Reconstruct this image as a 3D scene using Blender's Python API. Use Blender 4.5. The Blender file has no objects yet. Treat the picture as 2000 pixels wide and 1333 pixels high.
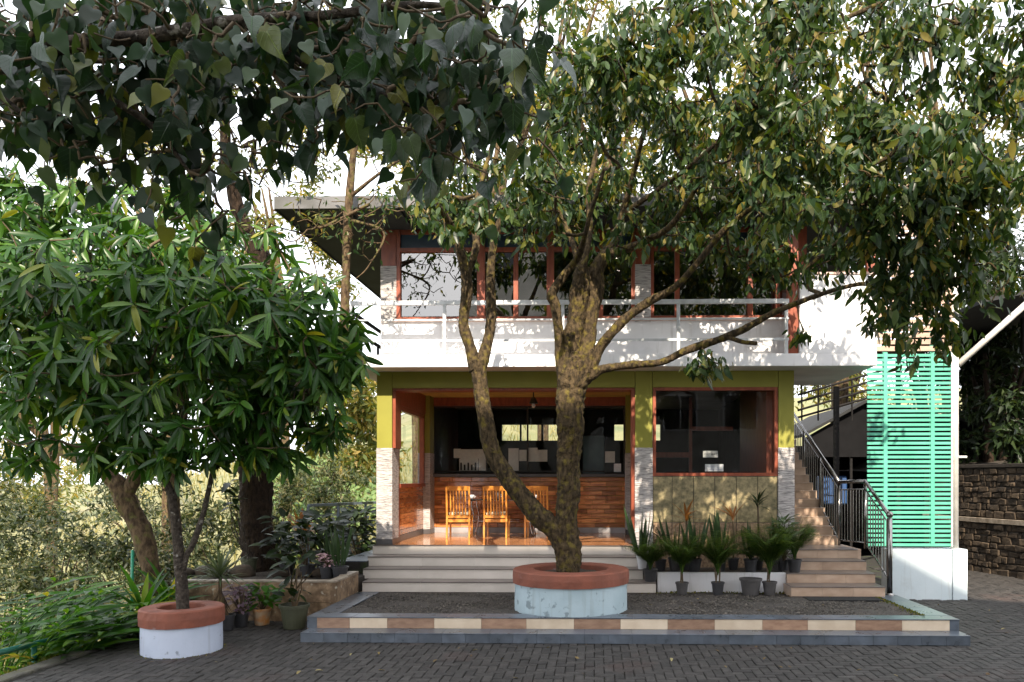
import bpy, bmesh, math, random
import numpy as np
from mathutils import Vector, Matrix, noise
random.seed(7); RNG = np.random.default_rng(7)
SC = bpy.context.scene; COL = SC.collection
R = math.radians

# ------------------------------------------------------------------ camera
F, PX, PY, HC = 1500.0, 1126.0, 936.0, 2.107      # focal (px of the 2000 px picture), principal point, eye height
YAW = math.atan(35.0 / F)
cam_d = bpy.data.cameras.new('camera'); cam = bpy.data.objects.new('camera', cam_d); COL.objects.link(cam)
cam_d.sensor_width = 36; cam_d.lens = F / 2000 * 36
cam_d.shift_x = -(PX - 1000) / 2000; cam_d.shift_y = (PY - 666.5) / 2000
cam_d.clip_start = .05; cam_d.clip_end = 2000
cam.location = (0, 0, HC); cam.rotation_euler = (R(90), 0, YAW)
SC.camera = cam

# ------------------------------------------------------------------ sky and sun
SUN_EL, SUN_AZ = 38.5, 6.0       # sun stands behind the camera, a little to its right
W = bpy.data.worlds.new('World'); SC.world = W; W.use_nodes = True
nt = W.node_tree; nt.nodes.clear()
sky = nt.nodes.new('ShaderNodeTexSky'); sky.sky_type = 'NISHITA'; sky.sun_disc = False
sky.sun_elevation = R(SUN_EL); sky.sun_rotation = R(180 - SUN_AZ)
sky.air_density = 1.0; sky.dust_density = 6.0; sky.ozone_density = 1.0
hz = nt.nodes.new('ShaderNodeMixRGB'); hz.blend_type = 'MIX'; hz.inputs[0].default_value = .72
hz.inputs[2].default_value = (15.4, 15.8, 16.6, 1)
bg = nt.nodes.new('ShaderNodeBackground'); bg.inputs[1].default_value = .1
wo = nt.nodes.new('ShaderNodeOutputWorld')
nt.links.new(sky.outputs[0], hz.inputs[1]); nt.links.new(hz.outputs[0], bg.inputs[0]); nt.links.new(bg.outputs[0], wo.inputs[0])
sun_d = bpy.data.lights.new('sun', 'SUN'); sun_d.energy = 5.0; sun_d.angle = R(.55); sun_d.color = (1, .87, .70)
sun = bpy.data.objects.new('sun', sun_d); COL.objects.link(sun)
sdir = Vector((math.sin(R(SUN_AZ)) * math.cos(R(SUN_EL)), -math.cos(R(SUN_AZ)) * math.cos(R(SUN_EL)), math.sin(R(SUN_EL))))
sun.rotation_euler = sdir.to_track_quat('Z', 'Y').to_euler()
vs = SC.view_settings; vs.view_transform = 'Standard'; vs.look = 'None'; vs.exposure = 1.10; vs.gamma = 1; vs.use_curve_mapping = False
SC.cycles.use_denoising = True
SC.cycles.max_bounces = 8; SC.cycles.transparent_max_bounces = 12

# ------------------------------------------------------------------ helpers
fw = Vector((-math.sin(YAW), math.cos(YAW), 0)); rt = Vector((math.cos(YAW), math.sin(YAW), 0))
def at(px, py, Y):
    d = fw * F + rt * (px - PX) + Vector((0, 0, 1)) * (PY - py)
    return Vector((0, 0, HC)) + d * (Y / d.y)
def X(px, Y): return at(px, PY, Y).x
def Z(py, Y, px=1161): return at(px, py, Y).z

def tag(o, label=None, cat=None, group=None, kind=None):
    if label: o['label'] = label
    if cat: o['category'] = cat
    if group: o['group'] = group
    if kind: o['kind'] = kind
    return o
def empty(name, loc=(0, 0, 0), label=None, cat=None, group=None):
    o = bpy.data.objects.new(name, None); COL.objects.link(o); o.location = loc; o.empty_display_size = .1
    return tag(o, label, cat, group)
def obj(name, me, mat=None, parent=None, smooth=False):
    o = bpy.data.objects.new(name, me); COL.objects.link(o)
    if mat is not None and not me.materials: me.materials.append(mat)
    if smooth:
        me.polygons.foreach_set('use_smooth', np.ones(len(me.polygons), dtype=bool))
    if parent is not None:
        o.parent = parent
        if parent.type == 'EMPTY' or True:
            o.location = -Vector(PLOC(parent))
    return o
def PLOC(p):
    v = Vector(p.location); q = p.parent
    while q: v += Vector(q.location); q = q.parent
    return v

class MB:
    def __init__(s): s.v = []; s.f = []
    def add(s, vs, fs):
        n = len(s.v); s.v += [tuple(p) for p in vs]; s.f += [tuple(i + n for i in f) for f in fs]; return s
    def box(s, x0, x1, y0, y1, z0, z1):
        return s.add([(x0,y0,z0),(x1,y0,z0),(x1,y1,z0),(x0,y1,z0),(x0,y0,z1),(x1,y0,z1),(x1,y1,z1),(x0,y1,z1)],
                     [(0,3,2,1),(4,5,6,7),(0,1,5,4),(1,2,6,5),(2,3,7,6),(3,0,4,7)])
    def prism(s, poly, y0, y1):           # poly in (x,z), extruded in y
        n = len(poly)
        vs = [(p[0], y0, p[1]) for p in poly] + [(p[0], y1, p[1]) for p in poly]
        return s.add(vs, [tuple(range(n)), tuple(reversed(range(n, 2*n)))] + [(i, i+n, (i+1) % n + n, (i+1) % n) for i in range(n)])
    def sheet(s, poly, z): return s.add([(p[0], p[1], z) for p in poly], [tuple(range(len(poly)))])
    def slab(s, poly, z0, z1):            # poly in (x,y) counterclockwise
        n = len(poly)
        vs = [(p[0], p[1], z0) for p in poly] + [(p[0], p[1], z1) for p in poly]
        return s.add(vs, [tuple(reversed(range(n))), tuple(range(n, 2*n))] + [(i, (i+1) % n, (i+1) % n + n, i+n) for i in range(n)])
    def tube(s, pts, rad, n=8, wob=0, cap=True):
        pts = [Vector(p) for p in pts]
        if not isinstance(rad, (list, tuple)): rad = [rad] * len(pts)
        a = None; base = len(s.v); m = len(pts)
        for i, p in enumerate(pts):
            t = (pts[min(i+1, m-1)] - pts[max(i-1, 0)]).normalized()
            if a is None:
                a = t.orthogonal().normalized()
            else:
                a = (a - t * a.dot(t))
                a = a.normalized() if a.length > 1e-6 else t.orthogonal().normalized()
            b = t.cross(a)
            for k in range(n):
                an = 2 * math.pi * k / n
                r = rad[i]
                if wob:
                    q = p + a * (math.cos(an) * r) + b * (math.sin(an) * r)
                    r *= 1 + wob * (1.4*noise.noise(Vector((q.x*5, q.y*5, q.z*2.2))) + .8*noise.noise(q*17) + .35*noise.noise(q*45))
                s.v.append(tuple(p + a * (math.cos(an) * r) + b * (math.sin(an) * r)))
        for i in range(m-1):
            for k in range(n):
                k2 = (k+1) % n
                s.f.append((base+i*n+k, base+i*n+k2, base+(i+1)*n+k2, base+(i+1)*n+k))
        if cap:
            s.f.append(tuple(base + k for k in reversed(range(n)))); s.f.append(tuple(base + (m-1)*n + k for k in range(n)))
        return s
    def bar(s, a, b, w, h=None):          # rectangular bar from a to b
        h = h or w; a = Vector(a); b = Vector(b); t = (b - a).normalized()
        u = Vector((0, 0, 1)) if abs(t.z) < .95 else Vector((0, 1, 0))
        r = t.cross(u).normalized() * (w/2); u = r.cross(t).normalized() * (h/2)
        vs = [p + x*r + y*u for p in (a, b) for x, y in ((-1,-1),(1,-1),(1,1),(-1,1))]
        return s.add(vs, [(0,1,2,3),(7,6,5,4),(0,4,5,1),(1,5,6,2),(2,6,7,3),(3,7,4,0)])
    def lathe(s, prof, c=(0,0,0), n=32):  # prof list of (r,z)
        base = len(s.v); m = len(prof)
        for r, z in prof:
            for k in range(n):
                an = 2*math.pi*k/n; s.v.append((c[0]+r*math.cos(an), c[1]+r*math.sin(an), c[2]+z))
        for i in range(m-1):
            for k in range(n):
                k2 = (k+1) % n; s.f.append((base+i*n+k, base+i*n+k2, base+(i+1)*n+k2, base+(i+1)*n+k))
        return s
    def mesh(s, name='mesh', bevel=0, seg=1, fixn=True):
        me = bpy.data.meshes.new(name); me.from_pydata(s.v, [], s.f)
        if fixn or bevel:
            bm = bmesh.new(); bm.from_mesh(me)
            bmesh.ops.recalc_face_normals(bm, faces=bm.faces)
            if bevel: bmesh.ops.bevel(bm, geom=list(bm.edges), offset=bevel, segments=seg, affect='EDGES', profile=.6)
            bm.to_mesh(me); bm.free()
        me.update(); return me
    def build(s, name, mat, parent=None, bevel=0, smooth=False, seg=1):
        return obj(name, s.mesh(name, bevel, seg), mat, parent, smooth)
def box(name, mat, parent, x0, x1, y0, y1, z0, z1, bevel=0):
    return MB().box(min(x0,x1), max(x0,x1), min(y0,y1), max(y0,y1), min(z0,z1), max(z0,z1)).build(name, mat, parent, bevel)
def smooth_path(pts, rad, k=4):
    P = [Vector(p) for p in pts]; n = len(P); out = []; rr = []
    for i in range(n-1):
        p0, p1, p2, p3 = P[max(i-1,0)], P[i], P[i+1], P[min(i+2,n-1)]
        for j in range(k):
            t = j/k
            out.append(.5*((2*p1)+(p2-p0)*t+(2*p0-5*p1+4*p2-p3)*t*t+(3*p1-p0-3*p2+p3)*t**3)); rr.append(rad[i]*(1-t)+rad[i+1]*t)
    out.append(P[-1]); rr.append(rad[-1]); return out, rr

# ------------------------------------------------------------------ materials
def nodes(name):
    m = bpy.data.materials.new(name); m.use_nodes = True; t = m.node_tree
    return m, t, t.nodes['Principled BSDF'], t.nodes.new, t.links.new
def rgb(c): return (c[0], c[1], c[2], 1)
def M(name, col, col2=None, rough=.6, scale=4, bump=.0, bscale=60, metal=0, piece=None, pvar=.2, spec=.5, stretch=(1,1,1), detail=5, contrast=(.35,.65), coat=0, rvar=0, extra=None, bdist=.02, streak=None):
    m, t, b, N, L = nodes(name)
    col2 = col2 or tuple(c * .72 for c in col)
    geo = N('ShaderNodeNewGeometry'); mp = N('ShaderNodeMapping'); mp.inputs['Scale'].default_value = stretch
    L(geo.outputs['Position'], mp.inputs[0])
    nz = N('ShaderNodeTexNoise'); nz.inputs['Scale'].default_value = scale; nz.inputs['Detail'].default_value = detail
    L(mp.outputs[0], nz.inputs['Vector'])
    rp = N('ShaderNodeValToRGB'); rp.color_ramp.elements[0].position = contrast[0]; rp.color_ramp.elements[1].position = contrast[1]
    rp.color_ramp.elements[0].color = rgb(col2); rp.color_ramp.elements[1].color = rgb(col)
    L(nz.outputs['Fac'], rp.inputs[0]); out = rp.outputs[0]
    if piece:
        if piece == 'island': rv = geo.outputs['Random Per Island']
        else: rv = N('ShaderNodeObjectInfo').outputs['Random']
        mr = N('ShaderNodeMapRange'); mr.inputs[3].default_value = 1 - pvar; mr.inputs[4].default_value = 1 + pvar
        L(rv, mr.inputs[0]); mx = N('ShaderNodeVectorMath'); mx.operation = 'SCALE'
        L(out, mx.inputs[0]); L(mr.outputs[0], mx.inputs['Scale']); out = mx.outputs[0]
    if extra:      # (colour, scale, lo, hi): patches of another colour with a shape of their own
        n2 = N('ShaderNodeTexNoise'); n2.inputs['Scale'].default_value = extra[1]; n2.inputs['Detail'].default_value = 6
        L(geo.outputs['Position'], n2.inputs['Vector'])
        r2 = N('ShaderNodeMapRange'); r2.inputs[1].default_value = extra[2]; r2.inputs[2].default_value = extra[3]
        L(n2.outputs['Fac'], r2.inputs[0]); mi = N('ShaderNodeMixRGB'); mi.inputs[2].default_value = rgb(extra[0])
        L(r2.outputs[0], mi.inputs[0]); L(out, mi.inputs[1]); out = mi.outputs[0]
    if streak:     # rain streaks running down the face
        ms = N('ShaderNodeMapping'); ms.inputs['Scale'].default_value = (7, 7, .55); L(geo.outputs['Position'], ms.inputs[0])
        ns = N('ShaderNodeTexNoise'); ns.inputs['Scale'].default_value = 2.2; ns.inputs['Detail'].default_value = 7; L(ms.outputs[0], ns.inputs['Vector'])
        rs_ = N('ShaderNodeMapRange'); rs_.inputs[1].default_value = .57; rs_.inputs[2].default_value = .95; L(ns.outputs['Fac'], rs_.inputs[0])
        mi = N('ShaderNodeMixRGB'); mi.inputs[2].default_value = rgb(streak); L(rs_.outputs[0], mi.inputs[0]); L(out, mi.inputs[1]); out = mi.outputs[0]
    L(out, b.inputs['Base Color'])
    b.inputs['Roughness'].default_value = rough; b.inputs['Metallic'].default_value = metal
    b.inputs['Specular IOR Level'].default_value = spec; b.inputs['Coat Weight'].default_value = coat
    if rvar:
        mr = N('ShaderNodeMapRange'); mr.inputs[3].default_value = rough - rvar; mr.inputs[4].default_value = rough + rvar
        L(nz.outputs['Fac'], mr.inputs[0]); L(mr.outputs[0], b.inputs['Roughness'])
    if bump:
        n3 = N('ShaderNodeTexNoise'); n3.inputs['Scale'].default_value = bscale; n3.inputs['Detail'].default_value = 6
        L(mp.outputs[0], n3.inputs['Vector'])
        bp = N('ShaderNodeBump'); bp.inputs['Strength'].default_value = bump; bp.inputs['Distance'].default_value = bdist
        L(n3.outputs['Fac'], bp.inputs['Height']); L(bp.outputs[0], b.inputs['Normal'])
    return m
def leafmat(name, cols, rough=.38, trans=.3, tcol=None, spec=.25, piece='island', veins=0):
    m, t, b, N, L = nodes(name)
    geo = N('ShaderNodeNewGeometry')
    rv = geo.outputs['Random Per Island'] if piece == 'island' else N('ShaderNodeObjectInfo').outputs['Random']
    rp = N('ShaderNodeValToRGB'); e = rp.color_ramp.elements
    while len(e) < len(cols): e.new(.5)
    for i, (p, c) in enumerate(cols): e[i].position = p; e[i].color = rgb(c)
    L(rv, rp.inputs[0])
    nz = N('ShaderNodeTexNoise'); nz.inputs['Scale'].default_value = 9; L(geo.outputs['Position'], nz.inputs['Vector'])
    mr = N('ShaderNodeMapRange'); mr.inputs[3].default_value = .75; mr.inputs[4].default_value = 1.25; L(nz.outputs['Fac'], mr.inputs[0])
    sc = N('ShaderNodeVectorMath'); sc.operation = 'SCALE'; L(rp.outputs[0], sc.inputs[0]); L(mr.outputs[0], sc.inputs['Scale'])
    if veins:      # pale midrib and side veins, drawn in the leaf's own coordinates (x across, y along)
        tc = N('ShaderNodeTexCoord'); sx = N('ShaderNodeSeparateXYZ'); L(tc.outputs['Object'], sx.inputs[0])
        ab = N('ShaderNodeMath'); ab.operation = 'ABSOLUTE'; L(sx.outputs[0], ab.inputs[0])
        m1 = N('ShaderNodeMapRange'); m1.inputs[1].default_value = .028; m1.inputs[2].default_value = .008; L(ab.outputs[0], m1.inputs[0])
        mm = N('ShaderNodeMath'); mm.operation = 'MULTIPLY_ADD'; mm.inputs[1].default_value = -.75; L(ab.outputs[0], mm.inputs[0]); L(sx.outputs[1], mm.inputs[2])
        fr = N('ShaderNodeMath'); fr.operation = 'PINGPONG'; fr.inputs[1].default_value = .5/veins; L(mm.outputs[0], fr.inputs[0])
        m2 = N('ShaderNodeMapRange'); m2.inputs[1].default_value = .012; m2.inputs[2].default_value = .003; m2.inputs[4].default_value = .55; L(fr.outputs[0], m2.inputs[0])
        mxv = N('ShaderNodeMath'); mxv.operation = 'MAXIMUM'; L(m1.outputs[0], mxv.inputs[0]); L(m2.outputs[0], mxv.inputs[1])
        vm = N('ShaderNodeMath'); vm.operation = 'MULTIPLY_ADD'; vm.inputs[1].default_value = .9; vm.inputs[2].default_value = 1; L(mxv.outputs[0], vm.inputs[0])
        s2 = N('ShaderNodeVectorMath'); s2.operation = 'SCALE'; L(sc.outputs[0], s2.inputs[0]); L(vm.outputs[0], s2.inputs['Scale']); sc = s2
        bpv = N('ShaderNodeBump'); bpv.inputs['Strength'].default_value = .5; bpv.inputs['Distance'].default_value = .01; L(mxv.outputs[0], bpv.inputs['Height']); L(bpv.outputs[0], b.inputs['Normal'])
    L(sc.outputs[0], b.inputs['Base Color']); b.inputs['Roughness'].default_value = rough; b.inputs['Specular IOR Level'].default_value = spec
    tr = N('ShaderNodeBsdfTranslucent'); mul = N('ShaderNodeMixRGB'); mul.blend_type = 'MULTIPLY'; mul.inputs[0].default_value = 1
    mul.inputs[2].default_value = rgb(tcol or (2.2, 2.0, .6)); L(sc.outputs[0], mul.inputs[1]); L(mul.outputs[0], tr.inputs[0])
    mix = N('ShaderNodeMixShader'); mix.inputs[0].default_value = trans
    L(b.outputs[0], mix.inputs[1]); L(tr.outputs[0], mix.inputs[2])
    L(mix.outputs[0], t.nodes['Material Output'].inputs[0]); return m
def glassmat(name, tint=(.80,.82,.82), refl=.5):
    m, t, b, N, L = nodes(name); t.nodes.remove(b)
    fr = N('ShaderNodeFresnel'); fr.inputs[0].default_value = 1.5
    mr = N('ShaderNodeMath'); mr.operation = 'MULTIPLY_ADD'; mr.inputs[1].default_value = refl; mr.inputs[2].default_value = .0; L(fr.outputs[0], mr.inputs[0])
    tp = N('ShaderNodeBsdfTransparent'); tp.inputs[0].default_value = rgb(tint)
    gl = N('ShaderNodeBsdfGlossy'); gl.inputs['Roughness'].default_value = .01; gl.inputs[0].default_value = (1, 1, 1, 1)
    mx = N('ShaderNodeMixShader'); L(mr.outputs[0], mx.inputs[0]); L(tp.outputs[0], mx.inputs[1]); L(gl.outputs[0], mx.inputs[2])
    L(mx.outputs[0], t.nodes['Material Output'].inputs[0]); return m

m_paver = M('paver', (.040,.0365,.034), (.022,.020,.0185), rough=.8, scale=9, bump=.5, bscale=90, piece='object', pvar=.34, extra=((.055,.034,.029), .9, .58, .78))
m_paver_mass = M('paver_mass', (.040,.0365,.034), (.022,.020,.0185), rough=.8, scale=9, bump=.5, bscale=90, piece='island', pvar=.34, extra=((.055,.034,.029), .9, .58, .78))
m_joint = M('joint', (.022,.02,.018), rough=.95, scale=20, bump=.5, extra=((.03,.045,.012), 3, .5, .7))
m_kerb = M('kerb', (.13,.12,.105), (.07,.067,.055), rough=.85, scale=5, bump=.5, extra=((.06,.06,.02), 2.5, .5, .7))
m_slate = M('slate_tile', (.105,.125,.155), (.07,.083,.10), rough=.3, scale=6, bump=.15, bscale=40, piece='object', pvar=.16, rvar=.1)
m_tan = M('tan_tile', (.36,.23,.155), (.25,.15,.10), rough=.4, scale=7, stretch=(1,1,2.5), piece='object', pvar=.12)
m_cream = M('cream_tile', (.66,.55,.42), (.56,.45,.33), rough=.4, scale=5, piece='object', pvar=.06)
m_riser = M('step_riser', (.66,.60,.55), (.58,.53,.48), rough=.28, scale=2.5, piece='object', pvar=.04)
m_tread = M('step_tread', (.17,.14,.125), (.12,.10,.09), rough=.3, scale=3, piece='object', pvar=.08)
m_ptile = M('peach_tile', (.50,.37,.28), (.39,.275,.20), rough=.32, scale=3.5, stretch=(1,1,2), piece='object', pvar=.08)
m_gravel = M('gravel', (.085,.075,.066), (.03,.026,.023), rough=.95, scale=55, bump=1.0, bscale=75)
m_pebble = M('pebble', (.10,.088,.075), (.05,.044,.037), rough=.9, scale=30, piece='island', pvar=.6)
m_olive = M('olive_paint', (.245,.235,.03), (.22,.21,.025), rough=.55, scale=2)
m_red = M('red_wood', (.30,.075,.035), (.20,.045,.022), rough=.4, scale=5, stretch=(3,3,1), bump=.05)
m_white = M('white_paint', (.80,.80,.82), (.74,.74,.77), rough=.6, scale=1.3, bump=.06, bscale=25, extra=((.62,.62,.62), 2.2, .6, .85), streak=(.45,.44,.43))
m_sill = M('sill_paint', (.62,.50,.45), (.5,.33,.27), rough=.6, scale=8)
m_stone = M('ledger_stone', (.58,.545,.535), (.14,.13,.13), rough=.75, scale=5, stretch=(1.5,1.5,26), bump=1.0, bscale=5, contrast=(.34,.52), detail=4, bdist=.03)
m_dark = M('dark_skirting', (.09,.085,.09), rough=.35, scale=5)
m_ivory = M('ceiling_paint', (.60,.44,.12), rough=.6)
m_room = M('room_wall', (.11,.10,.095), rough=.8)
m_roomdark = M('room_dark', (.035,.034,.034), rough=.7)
m_plank = M('varnished_plank', (.62,.26,.085), (.32,.105,.033), rough=.2, scale=3, stretch=(1.2,1.2,9), piece='object', pvar=.42, coat=.35, extra=((.12,.035,.012), 5, .6, .72))
m_floor = M('veranda_tile', (.50,.24,.11), (.36,.16,.07), rough=.12, scale=4, piece='object', pvar=.08)
m_granite = M('granite_panel', (.33,.27,.15), (.13,.115,.065), rough=.25, scale=14, detail=12, contrast=(.33,.66), piece='object', pvar=.06)
m_granite2 = M('granite_panel_brown', (.36,.25,.16), (.17,.11,.07), rough=.3, scale=26, detail=8, contrast=(.35,.62), piece='object', pvar=.06)
m_blue = M('blue_panel', (.02,.05,.09), rough=.4)
m_glass = glassmat('window_glass'); m_glassd = glassmat('upper_glass', (.32,.35,.35), 4.5)
m_soffit = M('soffit_paint', (.70,.67,.66), rough=.7, scale=1)
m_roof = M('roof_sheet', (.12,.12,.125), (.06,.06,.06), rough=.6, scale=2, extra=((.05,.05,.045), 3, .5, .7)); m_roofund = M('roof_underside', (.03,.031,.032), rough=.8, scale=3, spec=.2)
m_rail = M('painted_steel', (.60,.62,.64), (.48,.50,.52), rough=.35, scale=9)
m_railblue = M('blue_grey_steel', (.15,.19,.25), rough=.4, scale=6)
m_raildark = M('steel_dark', (.014,.013,.013), rough=.75, scale=6, spec=.15)
m_steel = M('stainless', (.26,.25,.24), (.21,.20,.195), rough=.22, metal=1, scale=8)
m_green = M('mint_paint', (.095,.39,.28), (.072,.33,.235), rough=.4, scale=3, piece='object', pvar=.06)
m_brown = M('brown_slat', (.42,.29,.22), (.32,.22,.165), rough=.6, scale=5, stretch=(1,1,6), piece='object', pvar=.1)
m_palewhite = M('pale_blue_paint', (.66,.745,.79), (.60,.69,.735), rough=.65, scale=2, bump=.1, bscale=30, extra=((.50,.56,.58), 3, .62, .8), streak=(.42,.45,.45))
m_planterblue = M('planter_blue', (.40,.50,.545), (.34,.44,.485), rough=.7, scale=3, bump=.15, bscale=25, extra=((.20,.255,.28), 6.5, .59, .64), streak=(.24,.28,.28))
m_planterlil = M('planter_lilac', (.48,.535,.65), (.42,.475,.585), rough=.7, scale=3, bump=.15, bscale=25, extra=((.24,.27,.33), 8, .64, .69), streak=(.28,.30,.34))
m_terra = M('terracotta_paint', (.23,.072,.042), (.155,.05,.03), rough=.7, scale=4, bump=.2, bscale=35, extra=((.24,.155,.145), 4.5, .66, .72))
m_soil = M('soil', (.075,.06,.046), (.03,.024,.018), rough=1, scale=35, bump=1, bscale=60)
m_bark = M('bark', (.085,.060,.032), (.020,.015,.009), rough=.95, scale=24, stretch=(1,1,.45), bump=1.0, bscale=26, extra=((.125,.098,.022), 10, .52, .70), bdist=.05, spec=.2)
m_barkdark = M('bark_dark', (.034,.022,.014), (.012,.008,.006), rough=.95, scale=20, stretch=(1,1,.4), bump=1.0, bscale=22, bdist=.05, spec=.2)
m_barkpale = M('bark_pale', (.125,.085,.048), (.04,.026,.016), rough=.9, scale=18, stretch=(1,1,.45), bump=1, bscale=22, bdist=.04, spec=.2, extra=((.10,.095,.03), 9, .54, .7))
m_barkgrey = M('bark_grey', (.07,.058,.047), (.028,.023,.019), rough=.95, scale=22, bump=.9, bscale=28, extra=((.20,.19,.17), 14, .62, .68), bdist=.04, spec=.2)
m_twig = M('twig', (.11,.078,.045), rough=.9, scale=10)
m_pot = M('black_pot', (.045,.045,.05), rough=.45, scale=6); m_potgrey = M('grey_pot', (.085,.08,.08), rough=.55, scale=6)
m_potgreen = M('olive_pot', (.07,.075,.045), rough=.5, scale=6); m_potwhite = M('white_pot', (.72,.72,.74), rough=.5, scale=5)
m_potorange = M('orange_pot', (.52,.21,.045), (.45,.33,.22), rough=.6, scale=9, contrast=(.4,.6))
m_chair = M('chair_wood', (.62,.27,.05), (.50,.19,.03), rough=.28, scale=6, stretch=(3,3,.8), coat=.3)
m_cushion = M('cushion', (.72,.66,.50), (.5,.45,.33), rough=.9, scale=22)
m_chrome = M('chrome', (.7,.7,.72), rough=.08, metal=1); m_blacktop = M('black_glass', (.015,.015,.017), rough=.06)
m_paper = M('paper', (.85,.83,.80), (.76,.74,.72), rough=.8, scale=14); m_ink = M('ink', (.03,.03,.035), rough=.8)
m_fridge = M('fridge_blue', (.30,.42,.48), rough=.4, scale=2)
m_rock = M('rock_wall', (.085,.060,.038), (.028,.02,.013), rough=.95, scale=5, bump=1, bscale=9, piece='object', pvar=.3)
m_mortar = M('mortar', (.045,.037,.03), rough=.95, scale=8, bump=.6)
m_bedtile = M('bed_wall_tile', (.37,.25,.15), (.16,.10,.055), rough=.5, scale=9, contrast=(.4,.62), piece='object', pvar=.18, extra=((.52,.47,.38), 14, .62, .70))
m_bedcap = M('bed_cap', (.40,.34,.27), (.2,.16,.12), rough=.6, scale=8)
m_grey = M('grey_wall', (.35,.35,.36), rough=.8, scale=2, bump=.1)
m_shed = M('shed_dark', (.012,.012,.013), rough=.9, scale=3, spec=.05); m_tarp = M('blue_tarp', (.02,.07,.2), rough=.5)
m_mat = M('rubber_mat', (.012,.012,.013), rough=.9, scale=60, bump=.6)
m_pipe = M('pipe_white', (.70,.68,.64), (.55,.53,.49), rough=.5, scale=6)
m_oppo = M('cream_render', (.50,.47,.42), rough=.8, scale=1)
m_grass = M('hill_grass', (.20,.185,.085), (.11,.125,.05), rough=.95, scale=.35, bump=.6, bscale=3, detail=9, extra=((.26,.225,.13), .14, .5, .7))
m_fan = M('lamp_black', (.02,.02,.02), rough=.4)

# leaves
_main = [(0,(.013,.029,.012)),(.42,(.024,.050,.017)),(.76,(.048,.076,.02)),(.94,(.10,.105,.021)),(1,(.17,.13,.03))]  # yellow stops paint sunlit leaves into the random leaf colour
LM_main = leafmat('leaf_main', _main, rough=.34, trans=.27, tcol=(2.6,2.4,.6)); LM_maino = leafmat('leaf_main_single', _main, rough=.34, trans=.27, tcol=(2.6,2.4,.6), piece='object', veins=5)
LM_heart = leafmat('leaf_heart', [(0,(.008,.020,.012)),(.5,(.017,.042,.020)),(.78,(.034,.066,.026)),(.93,(.068,.092,.022)),(1,(.13,.13,.024))], rough=.36, trans=.22, tcol=(1.8,1.9,.5), piece='object', spec=.42, veins=6)
LM_heartm = leafmat('leaf_heart_mass', [(0,(.008,.020,.012)),(.5,(.017,.042,.020)),(.78,(.034,.066,.026)),(.93,(.068,.092,.022)),(1,(.13,.13,.024))], rough=.36, trans=.22, tcol=(1.8,1.9,.5), spec=.3)
_ash = [(0,(.010,.034,.007)),(.5,(.024,.072,.011)),(.82,(.048,.112,.015)),(.97,(.075,.13,.016)),(1,(.19,.19,.02))]
LM_ash = leafmat('leaf_ash', _ash, rough=.34, trans=.25, piece='object', veins=9); LM_ashm = leafmat('leaf_ash_mass', _ash, rough=.34, trans=.25)
LM_back = leafmat('leaf_back', [(0,(.05,.075,.02)),(.5,(.10,.115,.028)),(.8,(.17,.15,.035)),(1,(.27,.19,.06))], rough=.5, trans=.35)
LM_darkbg = leafmat('leaf_dark', [(0,(.008,.017,.006)),(.7,(.018,.034,.011)),(1,(.04,.06,.018))], rough=.45, trans=.2)
LM_bush = leafmat('leaf_bush', [(0,(.012,.022,.008)),(.45,(.034,.050,.018)),(.85,(.085,.092,.042)),(1,(.18,.16,.09))], rough=.55, trans=.25)
LM_shrub = leafmat('leaf_shrub', [(0,(.008,.016,.006)),(.5,(.022,.034,.012)),(.85,(.055,.065,.028)),(1,(.13,.12,.07))], rough=.5, trans=.2)
LM_ginger = leafmat('leaf_ginger', [(0,(.016,.060,.006)),(.6,(.045,.145,.010)),(.92,(.11,.22,.014)),(1,(.38,.27,.05))], rough=.42, trans=.4, piece='object')
LM_gingerm = leafmat('leaf_ginger_mass', [(0,(.016,.060,.006)),(.6,(.045,.145,.010)),(.92,(.11,.22,.014)),(1,(.38,.27,.05))], rough=.42, trans=.4)
LM_snake = leafmat('leaf_snake', [(0,(.015,.034,.014)),(.6,(.032,.060,.022)),(1,(.12,.14,.045))], rough=.35, trans=.1)
LM_palm = leafmat('leaf_palm', [(0,(.022,.052,.010)),(.6,(.05,.10,.016)),(1,(.12,.17,.025))], rough=.4, trans=.25)
LM_yucca = leafmat('leaf_yucca', [(0,(.05,.085,.045)),(1,(.12,.15,.08))], rough=.45, trans=.15)
LM_croton = leafmat('leaf_croton', [(0,(.16,.05,.03)),(.6,(.22,.10,.04)),(1,(.34,.22,.06))], rough=.4, trans=.35)
LM_purple = leafmat('leaf_purple', [(0,(.10,.06,.09)),(1,(.22,.16,.20))], rough=.5, trans=.2)
LM_tea = leafmat('leaf_tea', [(0,(.08,.14,.05)),(1,(.16,.22,.08))], rough=.6, trans=.2)
LM_fall = leafmat('leaf_fallen', [(0,(.10,.065,.035)),(.5,(.20,.15,.06)),(1,(.30,.26,.13))], rough=.8, trans=.1, piece='object')

# ------------------------------------------------------------------ leaf shapes, x across, y along, z up
def lance(w=.30, fold=.10, droop=.12):
    v = []; ts = [0, .22, .5, .78, 1]; ws = [.02, .8, 1, .62, 0]
    for t, k in zip(ts, ws):
        zc = -droop * t * t
        if k == 0: v.append((0, t, zc))
        else: v += [(-w/2*k, t, zc + fold*k*.5), (0, t, zc), (w/2*k, t, zc + fold*k*.5)]
    f = []
    for i in range(3):
        a = 3*i; f += [(a, a+1, a+4, a+3), (a+1, a+2, a+5, a+4)]
    f += [(9, 10, 12), (10, 11, 12)]
    return np.array(v), f
def lance_lo(w=.32, fold=.1, droop=.12):
    v = [(0,0,0), (-w/2,.42,fold*.4-droop*.2), (0,.45,-droop*.25), (w/2,.42,fold*.4-droop*.2), (0,1,-droop)]
    return np.array(v), [(0,2,1), (0,3,2), (1,2,4), (2,3,4)]
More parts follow.
